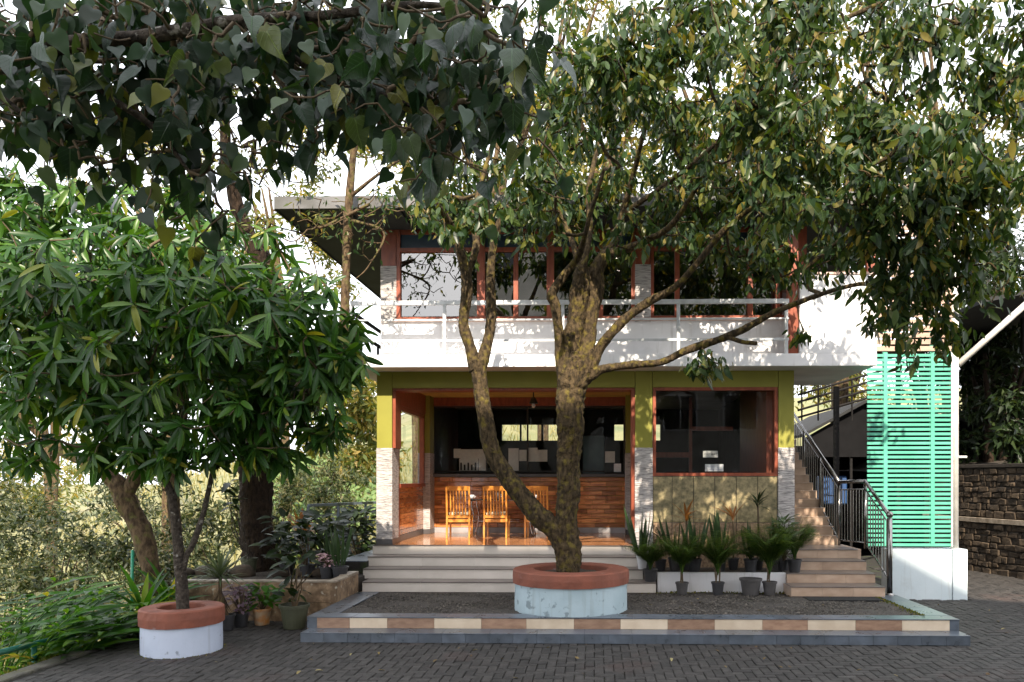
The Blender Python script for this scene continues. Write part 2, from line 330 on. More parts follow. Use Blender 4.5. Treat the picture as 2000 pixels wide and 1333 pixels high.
def heart(fold=.30, curl=.22, tw=0., wd=1.):
    o = [(0,.04),(.15,-.015),(.31,.04),(.40,.19),(.375,.39),(.27,.60),(.135,.82),(.045,1.0),(0,1.16)]
    cen = [(0,.05),(0,.10),(0,.18),(0,.28),(0,.42),(0,.60),(0,.82),(0,1.0),(0,1.16)]; v = []; f = []
    def pt(x, y):
        z = abs(x)*fold - curl*max(0,y-.1)**2 - .25*fold*x*x + .03*math.sin(9*y+5*abs(x))
        a = tw*y; return (x*wd*math.cos(a)-z*math.sin(a), y, x*wd*math.sin(a)+z*math.cos(a))
    for (x, y) in cen: v.append(pt(0, y))
    for s in (-1, 1):
        b = len(v)
        for (x, y) in o[1:-1]: v.append(pt(s*x, y))
        k = len(o) - 2
        f.append((0, b, 1) if s < 0 else (0, 1, b))
        for i in range(k-1):
            q = (i+1, b+i, b+i+1, i+2); f.append(q if s < 0 else tuple(reversed(q)))
        q = (k, b+k-1, k+1); f.append(q if s < 0 else tuple(reversed(q)))
    return np.array(v), f
def ashleaf(w=.215):
    v = []; ts = [0, .12, .32, .55, .78, .93, 1]; ws = [.08, .55, .92, 1, .86, .5, 0]
    for t, k in zip(ts, ws):
        zc = -.20*t*t
        if k == 0: v.append((0, t, zc))
        else: v += [(-w/2*k, t, zc + .05*k), (0, t, zc), (w/2*k, t, zc + .05*k)]
    f = []
    for i in range(5):
        a = 3*i; f += [(a, a+1, a+4, a+3), (a+1, a+2, a+5, a+4)]
    f += [(15, 16, 18), (16, 17, 18)]
    return np.array(v), f
T_LANCE, T_LO, T_HEART, T_ASH = lance(.38), lance_lo(), heart(), ashleaf()
HEARTS = [heart(.15,.25,.2,1.0), heart(.45,.45,-.3,.9), heart(.75,.3,.35,.85), heart(-.2,.55,.5,1.), heart(1.1,.5,-.2,.8), heart(.3,.1,-.7,1.05)]
T_BLADE = lance(.10, .03, .05); T_LONG = lance(.15, .03, .30); T_BROAD = lance(.55, .12, .25)

def frames(D, U):
    D = D / np.linalg.norm(D, axis=1, keepdims=True)
    Xa = np.cross(D, U); nn = np.linalg.norm(Xa, axis=1, keepdims=True); Xa = Xa / np.maximum(nn, 1e-6)
    return Xa, D, np.cross(Xa, D)
def leafmesh(name, P, D, U, S, T):
    P, D, U, S = map(np.asarray, (P, D, U, S)); Xa, Ya, Za = frames(D, U); tv, tf = T
    V = P[:,None,:] + S[:,None,None]*(tv[None,:,0:1]*Xa[:,None,:] + tv[None,:,1:2]*Ya[:,None,:] + tv[None,:,2:3]*Za[:,None,:])
    n, k = len(P), len(tv); V = V.reshape(-1, 3)
    lens = np.array([len(f) for f in tf]); idx = np.concatenate([np.array(f) for f in tf])
    loops = (idx[None,:] + (np.arange(n)*k)[:,None]).ravel(); tot = np.tile(lens, n); start = np.concatenate([[0], np.cumsum(tot)[:-1]])
    me = bpy.data.meshes.new(name)
    me.vertices.add(len(V)); me.vertices.foreach_set('co', V.ravel())
    me.loops.add(len(loops)); me.loops.foreach_set('vertex_index', loops.astype(np.int32))
    me.polygons.add(len(tot)); me.polygons.foreach_set('loop_start', start.astype(np.int32)); me.polygons.foreach_set('loop_total', tot.astype(np.int32))
    me.polygons.foreach_set('use_smooth', np.ones(len(tot), dtype=bool))
    me.update(calc_edges=True); return me
def leafobjects(name, P, D, U, S, T, mat, parent):
    tms = []
    for T_ in (T if isinstance(T, list) else [T]):
        tm = bpy.data.meshes.new(name); tm.from_pydata([tuple(v) for v in T_[0]], [], T_[1]); tm.materials.append(mat)
        tm.polygons.foreach_set('use_smooth', np.ones(len(tm.polygons), dtype=bool)); tms.append(tm)
    Xa, Ya, Za = frames(np.asarray(D), np.asarray(U)); off = PLOC(parent)
    for p, x, y, z, s in zip(P, Xa, Ya, Za, S):
        o = bpy.data.objects.new(name, random.choice(tms)); COL.objects.link(o); o.parent = parent
        o.matrix_local = Matrix(((x[0]*s, y[0]*s, z[0]*s, p[0]-off.x), (x[1]*s, y[1]*s, z[1]*s, p[1]-off.y), (x[2]*s, y[2]*s, z[2]*s, p[2]-off.z), (0,0,0,1)))
def leaves(parent, P, D, U, S, T, m_obj, m_mass, n_obj=300, name='leaf'):
    P = np.asarray(P); D = np.asarray(D); U = np.asarray(U); S = np.asarray(S)
    d = np.linalg.norm(P - np.array([0,0,HC]), axis=1)
    px = PX + F * (P @ np.array(rt)) / np.maximum(P @ np.array(fw), .1); py = PY - F * (P[:,2]-HC) / np.maximum(P @ np.array(fw), .1)
    inside = (px > 5) & (px < 1995) & (py > 5) & (py < 1328)
    key = S / d * inside; o = np.argsort(-key); a, b = o[:n_obj], o[n_obj:]
    if n_obj: leafobjects(name, P[a], D[a], U[a], S[a], T, m_obj, parent)
    if len(b):
        f = obj('foliage', leafmesh('foliage', P[b], D[b], U[b], S[b], T[0] if isinstance(T, list) else T), m_mass, parent); f['kind'] = 'stuff'
def rvec(n): 
    v = RNG.normal(size=(n, 3)); return v / np.linalg.norm(v, axis=1, keepdims=True)
def blob_points(blobs, clump=0, cr=.3):
    out = []
    for (px, py, Y, rx, ry, rY, n) in blobs:
        if clump and n > clump*2:            # sprays: leaves gather round the ends of a few boughs, with gaps between
            for _ in range(max(2, round(n/clump))):
                u = rvec(1)[0] * RNG.random() ** .38; c_ = at(px + u[0]*rx, py + u[1]*ry, Y + u[2]*rY); m_ = max(2, int(clump*RNG.uniform(.5, 1.5))); ax = rvec(1)[0]
                for _ in range(m_): out.append(c_ + Vector(ax*RNG.normal()*cr*1.2 + rvec(1)[0]*cr*RNG.random()**.6*.75))
            continue
        for _ in range(n):
            u = rvec(1)[0] * RNG.random() ** .42
            out.append(at(px + u[0]*rx, py + u[1]*ry, Y + u[2]*rY))
    return out
def grow(skel, pts, mb, tip=.004, k=.0042, maxr=.05, sag=.0):
    """joins cluster points to the nearest node of the skeleton, thin tapering branchlets"""
    nodesP = [Vector(p) for p in skel]; par = [-1]*len(nodesP); A = np.array([tuple(p) for p in nodesP])
    pts = [Vector(p) for p in pts]; n0 = len(nodesP)
    d0 = [min((A - np.array(p))**2 @ np.ones(3)) for p in pts]
    for i in np.argsort(d0):
        p = pts[i]; j = int(np.argmin(((A - np.array(p))**2) @ np.ones(3)))
        par.append(j); nodesP.append(p); A = np.vstack([A, np.array(p)])
    cnt = [1]*len(nodesP)
    for i in range(len(nodesP)-1, n0-1, -1):
        if par[i] >= 0: cnt[par[i]] += cnt[i]
    for i in range(n0, len(nodesP)):
        a, b = nodesP[par[i]], nodesP[i]
        r1 = min(maxr, tip + k*math.sqrt(cnt[i])*.8); r0 = min(maxr, tip + k*math.sqrt(cnt[i]+1))
        mid = (a+b)/2 + Vector(rvec(1)[0])*(b-a).length*.10 + Vector((0,0,sag*(b-a).length))
        mb.tube([a, mid, b], [r0, (r0+r1)/2, r1], n=5, cap=False)
    return nodesP
def cluster_leaves(C, nper, size, hang=.6, spread=.22, sv=.25, normal_up=.35):
    """leaves of sprigs round each point: axes outward and drooping"""
    P, D, U, S = [], [], [], []
    for c in C:
        n = max(2, int(nper * (.6 + .8*RNG.random())))
        ax = rvec(1)[0]; ax[2] = ax[2]*.4 - hang*.5
        for i in range(n):
            t = RNG.random()
            p = np.array(c) + ax * spread * (t-.4) + rvec(1)[0]*spread*.45
            d = rvec(1)[0]*.75 + ax*.4; d[2] -= hang
            u = rvec(1)[0]*.8; u[2] += normal_up; u[1] -= .25
            P.append(p); D.append(d); U.append(u); S.append(size*(1 + sv*RNG.normal()*.7))
    return np.array(P), np.array(D), np.array(U), np.clip(np.array(S), size*.5, size*1.6)
def limb(mb, pxs, n=14, k=9, wob=.16):
    """pxs: (px, py, Y, width_px)"""
    P = [at(a, b, c) for a, b, c, w in pxs]; rr = [w*.47*c/F for a, b, c, w in pxs]
    pts, rad = smooth_path(P, rr, k); mb.tube(pts, rad, n=n, wob=wob); return pts

# ================================================================== THE GROUND
def smoothstep(a, b, x):
    t = np.clip((x-a)/(b-a), 0, 1); return t*t*(3-2*t)
def terrain_z(x, y):
    drop = -0.35 - 2.6*smoothstep(-6.6, -11, x)                      # falls away left of the kerb
    back = -0.35 - 1.6*smoothstep(17, 24, y)
    left = smoothstep(-3.9, -6.8, x)
    z = drop*left + np.where(y > 15, back, -.35)*(1-left)
    rise = .21*np.clip(y-24, 0, 70)*(0.12 + .88*smoothstep(-52, -13, x)) + .9*np.sin(x*.21+y*.13)*smoothstep(22, 34, y)
    z = z + rise - 2.2*smoothstep(-10, -24, x)*smoothstep(60, 14, y)
    return z
xs = np.concatenate([np.linspace(-260, -40, 23)[:-1], np.linspace(-40, 40, 90), np.linspace(40, 260, 23)[1:]])
ys = np.concatenate([np.linspace(-120, 5, 14)[:-1], np.linspace(5, 60, 70), np.linspace(60, 420, 36)[1:]])
gx, gy = np.meshgrid(xs, ys); gz = terrain_z(gx, gy) + .06*RNG.normal(size=gx.shape)*(gy > 18)
nx, ny = len(xs), len(ys)
me = bpy.data.meshes.new('terrain')
me.from_pydata(np.stack([gx, gy, gz], -1).reshape(-1, 3).tolist(), [], [(j*nx+i, j*nx+i+1, (j+1)*nx+i+1, (j+1)*nx+i) for j in range(ny-1) for i in range(nx-1)])
tag(obj('terrain', me, m_grass, None, True), 'grassy hillside falling away from the paved yard and rising behind', kind='structure')

XK = -6.15                                                            # left edge of the paving
yard = obj('paved_yard', MB().slab([(XK,-10),(15,-10),(15,26),(XK+.0,13.2)], -.5, -.022).mesh(), m_joint); tag(yard, 'grey interlocking brick paving of the yard', kind='structure')
c = .108; blocks = []
for i in range(-60, 100):
    for j in range(64, 175):
        k = (i - j) % 4
        if k == 0: r = (i*c, (i+2)*c, j*c, (j+1)*c, 0)
        elif k == 3: r = (i*c, (i+1)*c, j*c, (j+2)*c, 1)
        else: continue
        if r[0] < XK+.02 or r[3] > 18.6: continue
        mx, my = (r[0]+r[1])/2, (r[2]+r[3])/2
        if my > 9.85 and -3.7 < mx < 4.75 and my < 14: continue      # under the platform
        if my > 9.9 and mx < -3.5 and my > 11.35: continue
        if 13.6 < my and mx < 6.6: continue
        if mx > 9.6 or (my > 9.9 and mx > 4 and mx > 9.0): continue
        if my < 7.9 and abs(mx) > 7: continue
        blocks.append(r)
def score(r):
    p = Vector(((r[0]+r[1])/2, (r[2]+r[3])/2, -HC)); return 1/p.length if p.y > 7.95 and -.76*p.y < p.x < .56*p.y else 0
blocks.sort(key=score, reverse=True)
def paver_verts(x0, x1, y0, y1, zt, g=.004, b=.008):
    x0 += g; x1 -= g; y0 += g; y1 -= g
    return [(x0,y0,-.03),(x1,y0,-.03),(x1,y1,-.03),(x0,y1,-.03),(x0,y0,zt-.007),(x1,y0,zt-.007),(x1,y1,zt-.007),(x0,y1,zt-.007),
            (x0+b,y0+b,zt),(x1-b,y0+b,zt),(x1-b,y1-b,zt),(x0+b,y1-b,zt)]
PF = [(8,9,10,11)] + [(a, (a+1) % 4, (a+1) % 4 + 4, a+4) for a in range(4)] + [(a+4, (a+1) % 4+4, (a+1) % 4+8, a+8) for a in range(4)]
pm = [MB().add(paver_verts(0, 2*c, 0, c, 0), PF).mesh('paving_brick'), MB().add(paver_verts(0, c, 0, 2*c, 0), PF).mesh('paving_brick')]
for q in pm: q.materials.append(m_paver)
for r in blocks[:300]:
    o = bpy.data.objects.new('paving_brick', pm[r[4]]); COL.objects.link(o); o.parent = yard
    o.location = (r[0], r[2], random.uniform(-.006, .004)); o.rotation_euler = (random.uniform(-.012,.012), random.uniform(-.012,.012), 0)
mb = MB()
for r in blocks[300:]: mb.add(paver_verts(r[0], r[1], r[2], r[3], random.uniform(-.006, .004)), PF)
o = obj('paving_bricks', mb.mesh(fixn=False), m_paver_mass, yard); o['kind'] = 'stuff'
kb = empty('kerb', (XK-.1, 8, 0)); tag(kb, 'pale concrete kerb along the left edge of the paving', kind='structure')
y = 3.0
while y < 13:
    l = random.uniform(.55, .62); box('kerb_stone', m_kerb, kb, XK-.20+random.uniform(-.006,.006), XK, y+.006, y+l-.006, -.5, .012+random.uniform(-.005,.006), .012); y += l

# ------------------------------------------------------------------ raised platform with gravel
Y0, Y1, ZL, ZP = 9.82, 10.13, .125, .277
XPL, XPR, XIL, XIR, YI = X(599.75, Y1), X(1873.5, Y1), X(662, 10.41), X(1806, 10.41), 10.41
XLL, XLR = X(586.5, Y0), X(1896, Y0)
plat = empty('raised_platform', (0, Y0, 0)); tag(plat, 'low raised platform with tiled edge and gravel bed in front of the steps', kind='structure')
MB().slab([(XLL+.01,Y0+.012),(XLR-.01,Y0+.012),(XLR-.01,12.3),(XLL+.01,11.25)], -.05, ZL-.012).build('core', m_joint, plat)
MB().slab([(XPL+.01,Y1+.012),(XPR-.01,Y1+.012),(XPR-.01,12.4),(XPL+.01,12.4)], ZL-.05, ZP-.03).build('core', m_joint, plat)
n = 28; w = (XLR-XLL)/n
for i in range(n):                                                   # lower step: face and tread tiles
    box('edge_tile', m_slate, plat, XLL+i*w+.0015, XLL+(i+1)*w-.0015, Y0, Y0+.013, 0, ZL-.0135, .002)
for i in range(14):
    box('step_tile', m_slate, plat, XLL+i*2*w+.0015, XLL+(i+1)*2*w-.0015, Y0-.004, Y1+.012, ZL-.013, ZL, .002)
for s, xx in ((0, XLL), (1, XLR)):
    box('edge_tile', m_slate, plat, xx - (.0 if s == 0 else .013), xx + (.013 if s == 0 else 0), Y0+.014, Y1+.6, 0, ZL-.0135)
    if s: box('step_tile', m_slate, plat, XPR+.001, XLR, Y1+.013, Y1+.6, ZL-.013, ZL, .002)
bx = [599.75,619,683,756,848,940,1028,1121,1212,1304,1396,1489,1578,1671,1762,1855,1873.5]
for i in range(16):
    m_ = m_slate if i in (0, 15) else (m_tan if i % 2 else m_cream)
    nm = 'corner_tile' if i in (0, 15) else 'face_tile'
    box(nm, m_, plat, X(bx[i], Y1)+.001, X(bx[i+1], Y1)-.001, Y1, Y1+.012, ZL+.001, ZP-.0145, .0015)
for sx in (XPL, XPR-.012):                                           # side faces
    y = Y1+.013; k = 0
    while y < 12.3:
        box('face_tile', (m_tan, m_cream)[k % 2], plat, sx, sx+.012, y+.001, y+.61, ZL-.11, ZP-.0145); y += .613; k += 1
def rim(x0, x1, y0, y1, step, ax):
    a = x0 if ax == 0 else y0; e = x1 if ax == 0 else y1
    while a < e - .05:
        b = min(e, a+step)
        if ax == 0: box('rim_tile', m_slate, plat, a+.0015, b-.0015, y0, y1, ZP-.014, ZP+random.uniform(-.001,.001), .002)
        else: box('rim_tile', m_slate, plat, x0, x1, a+.0015, b-.0015, ZP-.014, ZP+random.uniform(-.001,.001), .002)
        a = b
rim(XPL-.006, XPR+.006, Y1-.008, YI, .62, 0)
rim(XPL-.006, XIL, YI+.002, 12.36, .62, 1); rim(XIR, XPR+.006, YI+.002, 12.42, .62, 1)
gb = MB(); gnx, gny = 90, 24
for j in range(gny+1):
    for i in range(gnx+1):
        gb.v.append((XIL+(XIR-XIL)*i/gnx, YI+(12.56-YI)*j/gny, ZP-.022+.010*random.random()+.012*math.sin(i*.31+j*.2)*math.sin(j*.5)))
gb.f = [(j*(gnx+1)+i, j*(gnx+1)+i+1, (j+1)*(gnx+1)+i+1, (j+1)*(gnx+1)+i) for j in range(gny) for i in range(gnx)]
gravel = obj('gravel_bed', gb.mesh(), m_gravel, None, True); tag(gravel, 'brown grey gravel filling the platform', kind='structure')
st = MB(); OCT = [(1,0,0),(-1,0,0),(0,1,0),(0,-1,0),(0,0,1),(0,0,-1)]; OF = [(0,2,4),(2,1,4),(1,3,4),(3,0,4),(2,0,5),(1,2,5),(3,1,5),(0,3,5)]
for _ in range(9000):
    x, y = random.uniform(XIL+.02, XIR-.02), random.uniform(YI+.015, 12.35); r = random.choice([.007,.009,.012,.016,.02])*random.uniform(.8,1.2)
    st.add([(x+a*r*random.uniform(.7,1.3), y+b*r*random.uniform(.7,1.3), ZP-.012+d*r*.7) for a, b, d in OCT], OF)
o = obj('loose_gravel', st.mesh(fixn=False), m_pebble, gravel); o['kind'] = 'stuff'

# ================================================================== THE RESTAURANT BUILDING
YF, YB, YR = 13.5, 16.6, 21.0
ZF = .944; ZS = 4.01; ZS2 = 4.215
xa, xb_, xc, xd, xe, xf = (X(p, YF) for p in (735, 766, 1240, 1275, 1520, 1552))
B = empty('restaurant_building', (0, YF, ZF), 'two storey restaurant with olive walls, red window frames and white balcony', 'building')
# --- ground floor columns: stone below, olive above
ZCL = Z(875, YF); ZBEAM = Z(757, YF)
def column(x0, x1, y0, y1, z0, zc, z1, top=m_olive):
    box('column', top, B, x0+.008, x1-.008, y0+.008, y1-.008, z0, z1)
    s_ = box('stone_cladding', m_stone, B, x0, x1, y0, y1, z0+.1, zc, .004)
    box('column_skirting', m_dark, B, x0-.004, x1+.004, y0-.006, y1+.004, z0, z0+.098, .003)
column(xa, xb_, YF, YF+.46, ZF, ZCL, ZS); column(xc, xd, YF, YF+.46, ZF-.35, ZCL, ZS); column(xe, xf, YF, YF+.46, .3, ZCL, ZS)
xbl = X(827, 16.15); column(xbl-.12, X(840, 16.15), 16.15, YB-.01, ZF, Z(885, 16.1), ZS)
column(X(1222, 16.15), xc+.1, 16.15, YB-.01, ZF, Z(885, 16.1), ZS)
for x0, x1 in ((xb_+.001, xc-.001), (xd+.001, xe-.001)): box('beam', m_olive, B, x0, x1, YF+.008, YF+.44, ZBEAM, ZS)
# red lining of the veranda opening
box('opening_lining', m_red, B, xb_-.007, xb_+.045, YF+.06, YF+.452, ZCL+.002, ZBEAM-.045)
box('opening_lining', m_red, B, xb_, xc, YF+.05, YF+.40, ZBEAM-.04, ZBEAM-.001)
box('opening_lining', m_red, B, xc-.06, xc+.006, YF+.05, YF+.40, ZF+.1, ZBEAM-.042)
# veranda: floor tiles, ceiling, back wall
box('veranda_base', m_dark, B, xa-.02, xc+.3, YF+.02, YR, .0, ZF-.016)
tw = .6
for i in range(9):
    for j in range(6):
        x0 = xb_-.25+i*tw; x1 = min(x0+tw, xc+.02); y0 = YF-.002+j*tw; y1 = min(y0+tw, YB)
        if x1 - x0 > .05 and y1-y0 > .05: box('floor_tile', m_floor, B, max(x0, xa-.01)+.001, x1-.001, y0+.001, y1-.001, ZF-.015, ZF-.001 if x0 < xb_ else ZF)
box('veranda_ceiling', m_ivory, B, xb_-.1, xc+.1, YF+.45, YB-.01, ZS-.14, ZS-.1)
ZW0, ZW1 = Z(923, YB), Z(793, YB)
xwl, xwr = X(841, YB), X(1221, YB)
box('back_wall', m_olive, B, xbl-.2, xc+.2, YB+.03, YB+.2, ZF, ZW0-.05)
box('back_beam', m_red, B, xbl-.1, xc+.1, YB-.06, YB+.2, ZW1+.0, ZS-.141)
def window(x0, x1, z0, z1, Y, mull, wd=.05, dp=.07, mat=m_red, glass=m_glass, trans=(), parent=B, name='window'):
    mb = MB(); mb.box(x0, x1, Y, Y+dp, z1-wd, z1); mb.box(x0, x1, Y, Y+dp, z0, z0+wd)
    xs_ = [x0] + list(mull) + [x1]
    mb.box(x0, x0+wd, Y+.002, Y+dp-.002, z0+wd, z1-wd); mb.box(x1-wd, x1, Y+.002, Y+dp-.002, z0+wd, z1-wd)
    for m_ in mull: mb.box(m_-wd/2, m_+wd/2, Y+.002, Y+dp-.002, z0+wd, z1-wd)
    w_ = mb.build(name, mat, parent)
    for a, b in zip(xs_[:-1], xs_[1:]):
        MB().add([(a+wd*.4, Y+dp*.55, z0+wd*.6), (b-wd*.4, Y+dp*.55, z0+wd*.6), (b-wd*.4, Y+dp*.55, z1-wd*.6), (a+wd*.4, Y+dp*.55, z1-wd*.6)], [(0,1,2,3)]).build('pane', glass, w_)
    return w_
window(xwl, xwr, ZW0, ZW1, YB+.03, [X(950, YB), X(1030, YB), X(1130, YB)], wd=.035, mat=m_roomdark)
box('window_lining', m_red, B, xwl-.09, xwl-.001, YB-.02, YB+.12, ZW0, ZW1-.001); box('window_lining', m_red, B, xwr+.001, xwr+.09, YB-.02, YB+.12, ZW0, ZW1-.001)
box('counter_ledge', m_dark, B, xwl-.1, xwr+.1, YB-.14, YB+.02, ZW0-.10, ZW0-.03, .006)
# varnished planks under the counter
ZPK0, ZPK1 = ZF+.115, ZW0-.105; nrow = 11; ph = (ZPK1-ZPK0)/nrow
for r_ in range(nrow):
    x = xbl-.02 - random.uniform(0, .8)
    while x < xc+.1:
        l = random.uniform(.28, .55); a, b = max(x, xbl-.02), min(x+l, xc+.1)
        if b-a > .03: box('plank', m_plank, B, a+.0015, b-.0015, YB-.012+random.uniform(0,.004), YB+.02, ZPK0+r_*ph+.004, ZPK0+(r_+1)*ph-.004, .004)
        x += l
box('skirting', M('grey_skirting', (.36,.35,.36), rough=.2), B, xbl, xc, YB-.006, YB+.025, ZF, ZPK0-.002)
# left side of the veranda: planks, open window to the valley
xs0 = xb_-.05
for r_ in range(9):
    z0 = ZF+.115+r_*ph; box('plank', m_plank, B, xs0-.02, xs0+.01+random.uniform(0,.004), YF+.50, 16.12, z0+.0025, z0+ph-.0025, .003)
ZSW0, ZSW1 = ZF+.115+9*ph, 3.38
sw = MB(); sw.box(xs0-.05, xs0+.04, YF+.47, YF+.56, ZF+.1, ZSW1+.09); sw.box(xs0-.05, xs0+.04, 16.05, 16.14, ZSW0+.07, ZSW1)
sw.box(xs0-.05, xs0+.06, YF+.565, 16.14, ZSW0, ZSW0+.07); sw.box(xs0-.05, xs0+.04, YF+.565, 16.14, ZSW1, ZSW1+.09)
sw_ = sw.build('side_window', m_red, B)
MB().add([(xs0-.01, YF+.55, ZSW0+.05), (xs0-.01, 16.07, ZSW0+.05), (xs0-.01, 16.07, ZSW1+.03), (xs0-.01, YF+.55, ZSW1+.03)], [(0,1,2,3)]).build('pane', glassmat('side_glass', (.9,.92,.92), .6), sw_)
box('side_beam', m_red, B, xs0-.1, xs0+.06, YF+.46, 16.14, ZSW1+.092, ZS-.141)
box('side_wall', m_olive, B, xs0-.12, xs0-.052, YF+.46, YB+.2, ZF, ZSW0)
box('side_skirting', m_dark, B, xs0-.02, xs0+.016, YF+.50, 16.12, ZF, ZF+.113)
# dining room behind the counter window
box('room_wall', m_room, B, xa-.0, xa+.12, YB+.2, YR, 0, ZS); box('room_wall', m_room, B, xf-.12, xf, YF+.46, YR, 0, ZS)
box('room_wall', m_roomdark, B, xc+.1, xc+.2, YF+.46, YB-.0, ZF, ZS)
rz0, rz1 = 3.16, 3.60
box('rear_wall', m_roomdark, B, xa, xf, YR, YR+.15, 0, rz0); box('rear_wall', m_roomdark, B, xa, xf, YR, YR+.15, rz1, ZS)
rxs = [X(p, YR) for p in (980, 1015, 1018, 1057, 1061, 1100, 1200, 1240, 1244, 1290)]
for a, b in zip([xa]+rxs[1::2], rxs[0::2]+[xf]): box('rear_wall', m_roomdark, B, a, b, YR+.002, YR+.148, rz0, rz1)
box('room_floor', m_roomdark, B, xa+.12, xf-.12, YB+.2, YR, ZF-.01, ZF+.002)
box('room_partition', m_room, B, X(1470,16), X(1473,16)+.03, YF+.5, YB+1, ZF, ZS)
# right hand show window over granite panels
ZR0, ZR1 = Z(930, YF), ZBEAM
rw = window(xd+.002, xe-.002, ZR0, ZR1-.002, YF+.02, [], wd=.055, dp=.10)
box('glazing_bar', m_red, B, X(1346, 15.2), X(1352, 15.2), 15.2, 15.26, ZF, ZR1); box('glazing_bar', m_red, B, xd, X(1346, 15.2), 15.2, 15.26, Z(894,15.2), Z(884,15.2))
box('glazing_bar', m_red, B, X(1352, 15.2), X(1432, 15.2), 15.2, 15.26, Z(842,15.2), Z(834,15.2))
box('inner_wall', m_red, B, xe-.16, xe-.02, YF+.2, 16.2, ZF, ZS-.1)
gx = [1275.5, 1313, 1355, 1396.6, 1438.8, 1480.6, 1519.5]; zg = Z(1021, YF)
for i in range(6):
    box('granite_panel', m_granite, B, X(gx[i], YF)+.005, X(gx[i+1], YF)-.005, YF+.03, YF+.09, zg+.004, ZR0-.012, .003)
    box('granite_panel', m_granite2, B, X(gx[i], YF)+.005, X(gx[i+1], YF)-.005, YF+.028, YF+.09, .5, zg-.004, .003)
box('panel_backing', m_dark, B, xd, xe, YF+.06, YF+.2, .3, ZR0)
# notices behind the glass
def sheet_paper(p0, p1, Y, name='notice', mat=m_paper):
    a, b = at(p0[0], p0[1], Y), at(p1[0], p1[1], Y); return box(name, mat, B, a.x, b.x, Y, Y+.004, b.z, a.z)
YN = YB+.085
for k, (p0, p1) in enumerate([((886,877),(900,895)), ((899,878),(950,896)), ((897,896),(934,921)), ((935,892),(952,921)), ((993,876),(1013,921)), ((1014,879),(1032,901)), ((1030,875),(1050,880)), ((1030,879),(1069,902)), ((1182,882),(1201,904))]):
    sheet_paper(p0, p1, YN + .005*(k % 3))
sheet_paper((1199,906), (1213,922), YB+.02, mat=M('bright_paper', (.8,.82,.85)))
for k in range(5):
    sheet_paper((899+k*7, 904+(k%2)*4), (902+k*7, 919), YN-.006, 'notice_print', m_roomdark)
fr = empty('refrigerator', at(1155, 980, 19), 'pale blue refrigerator seen through the counter window', 'refrigerator')
fa, fb = at(1138, 851, 19), at(1181, 851, 19)
box('body', m_fridge, fr, fa.x, fb.x, 19.05, 19.7, ZF+.002, fa.z, .02); box('door', m_fridge, fr, fa.x+.01, fb.x-.01, 19.0, 19.045, ZF+.75, fa.z-.02, .012)
box('door', m_fridge, fr, fa.x+.01, fb.x-.01, 19.0, 19.045, ZF+.05, ZF+.74, .012); box('handle', m_steel, fr, fa.x+.04, fa.x+.06, 18.96, 18.999, ZF+.85, ZF+1.3)
# STAFF ONLY sign and a notice in the show window
def sign(px0, py0, px1, py1, Y, text, name, label, size, plate, ink):
    a, b = at(px0, py0, Y), at(px1, py1, Y)
    s_ = empty(name, ((a.x+b.x)/2, Y, b.z), label, 'sign'); box('plate', plate, s_, a.x, b.x, Y, Y+.004, b.z, a.z, .001)
    if text:
        cu = bpy.data.curves.new('lettering', 'FONT'); cu.body = text; cu.size = size; cu.align_x = 'CENTER'; cu.align_y = 'CENTER'; cu.extrude = .0005
        t_ = bpy.data.objects.new('lettering_curve', cu); COL.objects.link(t_); bpy.context.view_layer.update()
        me = bpy.data.meshes.new_from_object(t_.evaluated_get(bpy.context.evaluated_depsgraph_get())); bpy.data.objects.remove(t_)
        o = bpy.data.objects.new('lettering', me); COL.objects.link(o); me.materials.clear(); me.materials.append(ink); o.parent = s_
        o.rotation_euler = (R(90), 0, 0); o.location = (0, -.002, (a.z-b.z)/2)
    return s_
YG = YF+.10
sign(1373, 881, 1402, 894, YG, 'STAFF ONLY', 'staff_sign', 'small grey STAFF ONLY sign behind the show window', .042, M('sign_grey', (.45,.44,.42)), m_ink)
s_ = sign(1377, 907, 1413, 921, YG, None, 'paper_notice', 'white printed paper notice at the bottom of the show window', .03, m_potwhite, m_ink)
for k in range(3):
    a = at(1381+k*2, 911+k*3, YG); box('printed_line', M('print_blue', (.25,.33,.5)), s_, a.x, a.x+.16+.03*k, YG-.002, YG-.0005, a.z-.007, a.z)
# ceiling lamp in the veranda
la = empty('ceiling_lamp', at(1042, 768, 15), 'small dark lamp hanging from the veranda ceiling', 'lamp')
lz = ZS-.14; MB().tube([(la.location.x, 15, lz), (la.location.x, 15, lz-.16)], .012).build('rod', m_fan, la)
MB().lathe([(.02,0),(.05,-.02),(.085,-.12),(.08,-.13),(.03,-.13)], (la.location.x, 15, lz-.16), 20).build('lamp_shade', m_fan, la, smooth=True)
MB().lathe([(.001,-.22),(.03,-.20),(.04,-.165),(.03,-.14),(.02,-.12)], (la.location.x, 15, lz-.16), 14).build('bulb', m_potwhite, la, smooth=True)

# --- first floor slab and balcony
YBL = 12.97; xsl, xsr = X(671, YBL), X(1712.7, YBL); YSB = 15.66
MB().slab([(xsl,YBL),(xsr,YBL),(xsr,YSB),(xf+.5,YSB),(xf+.5,YR+.4),(xsl,YR+.4)], ZS, ZS2).build('balcony_slab', m_white, B)
MB().slab([(xsl+.02,YBL+.02),(xsr-.02,YBL+.02),(xsr-.02,YSB-.02),(xf+.48,YSB-.02),(xf+.48,YR+.38),(xsl+.02,YR+.38)], ZS-.006, ZS-.001).build('slab_underside', m_soffit, B)
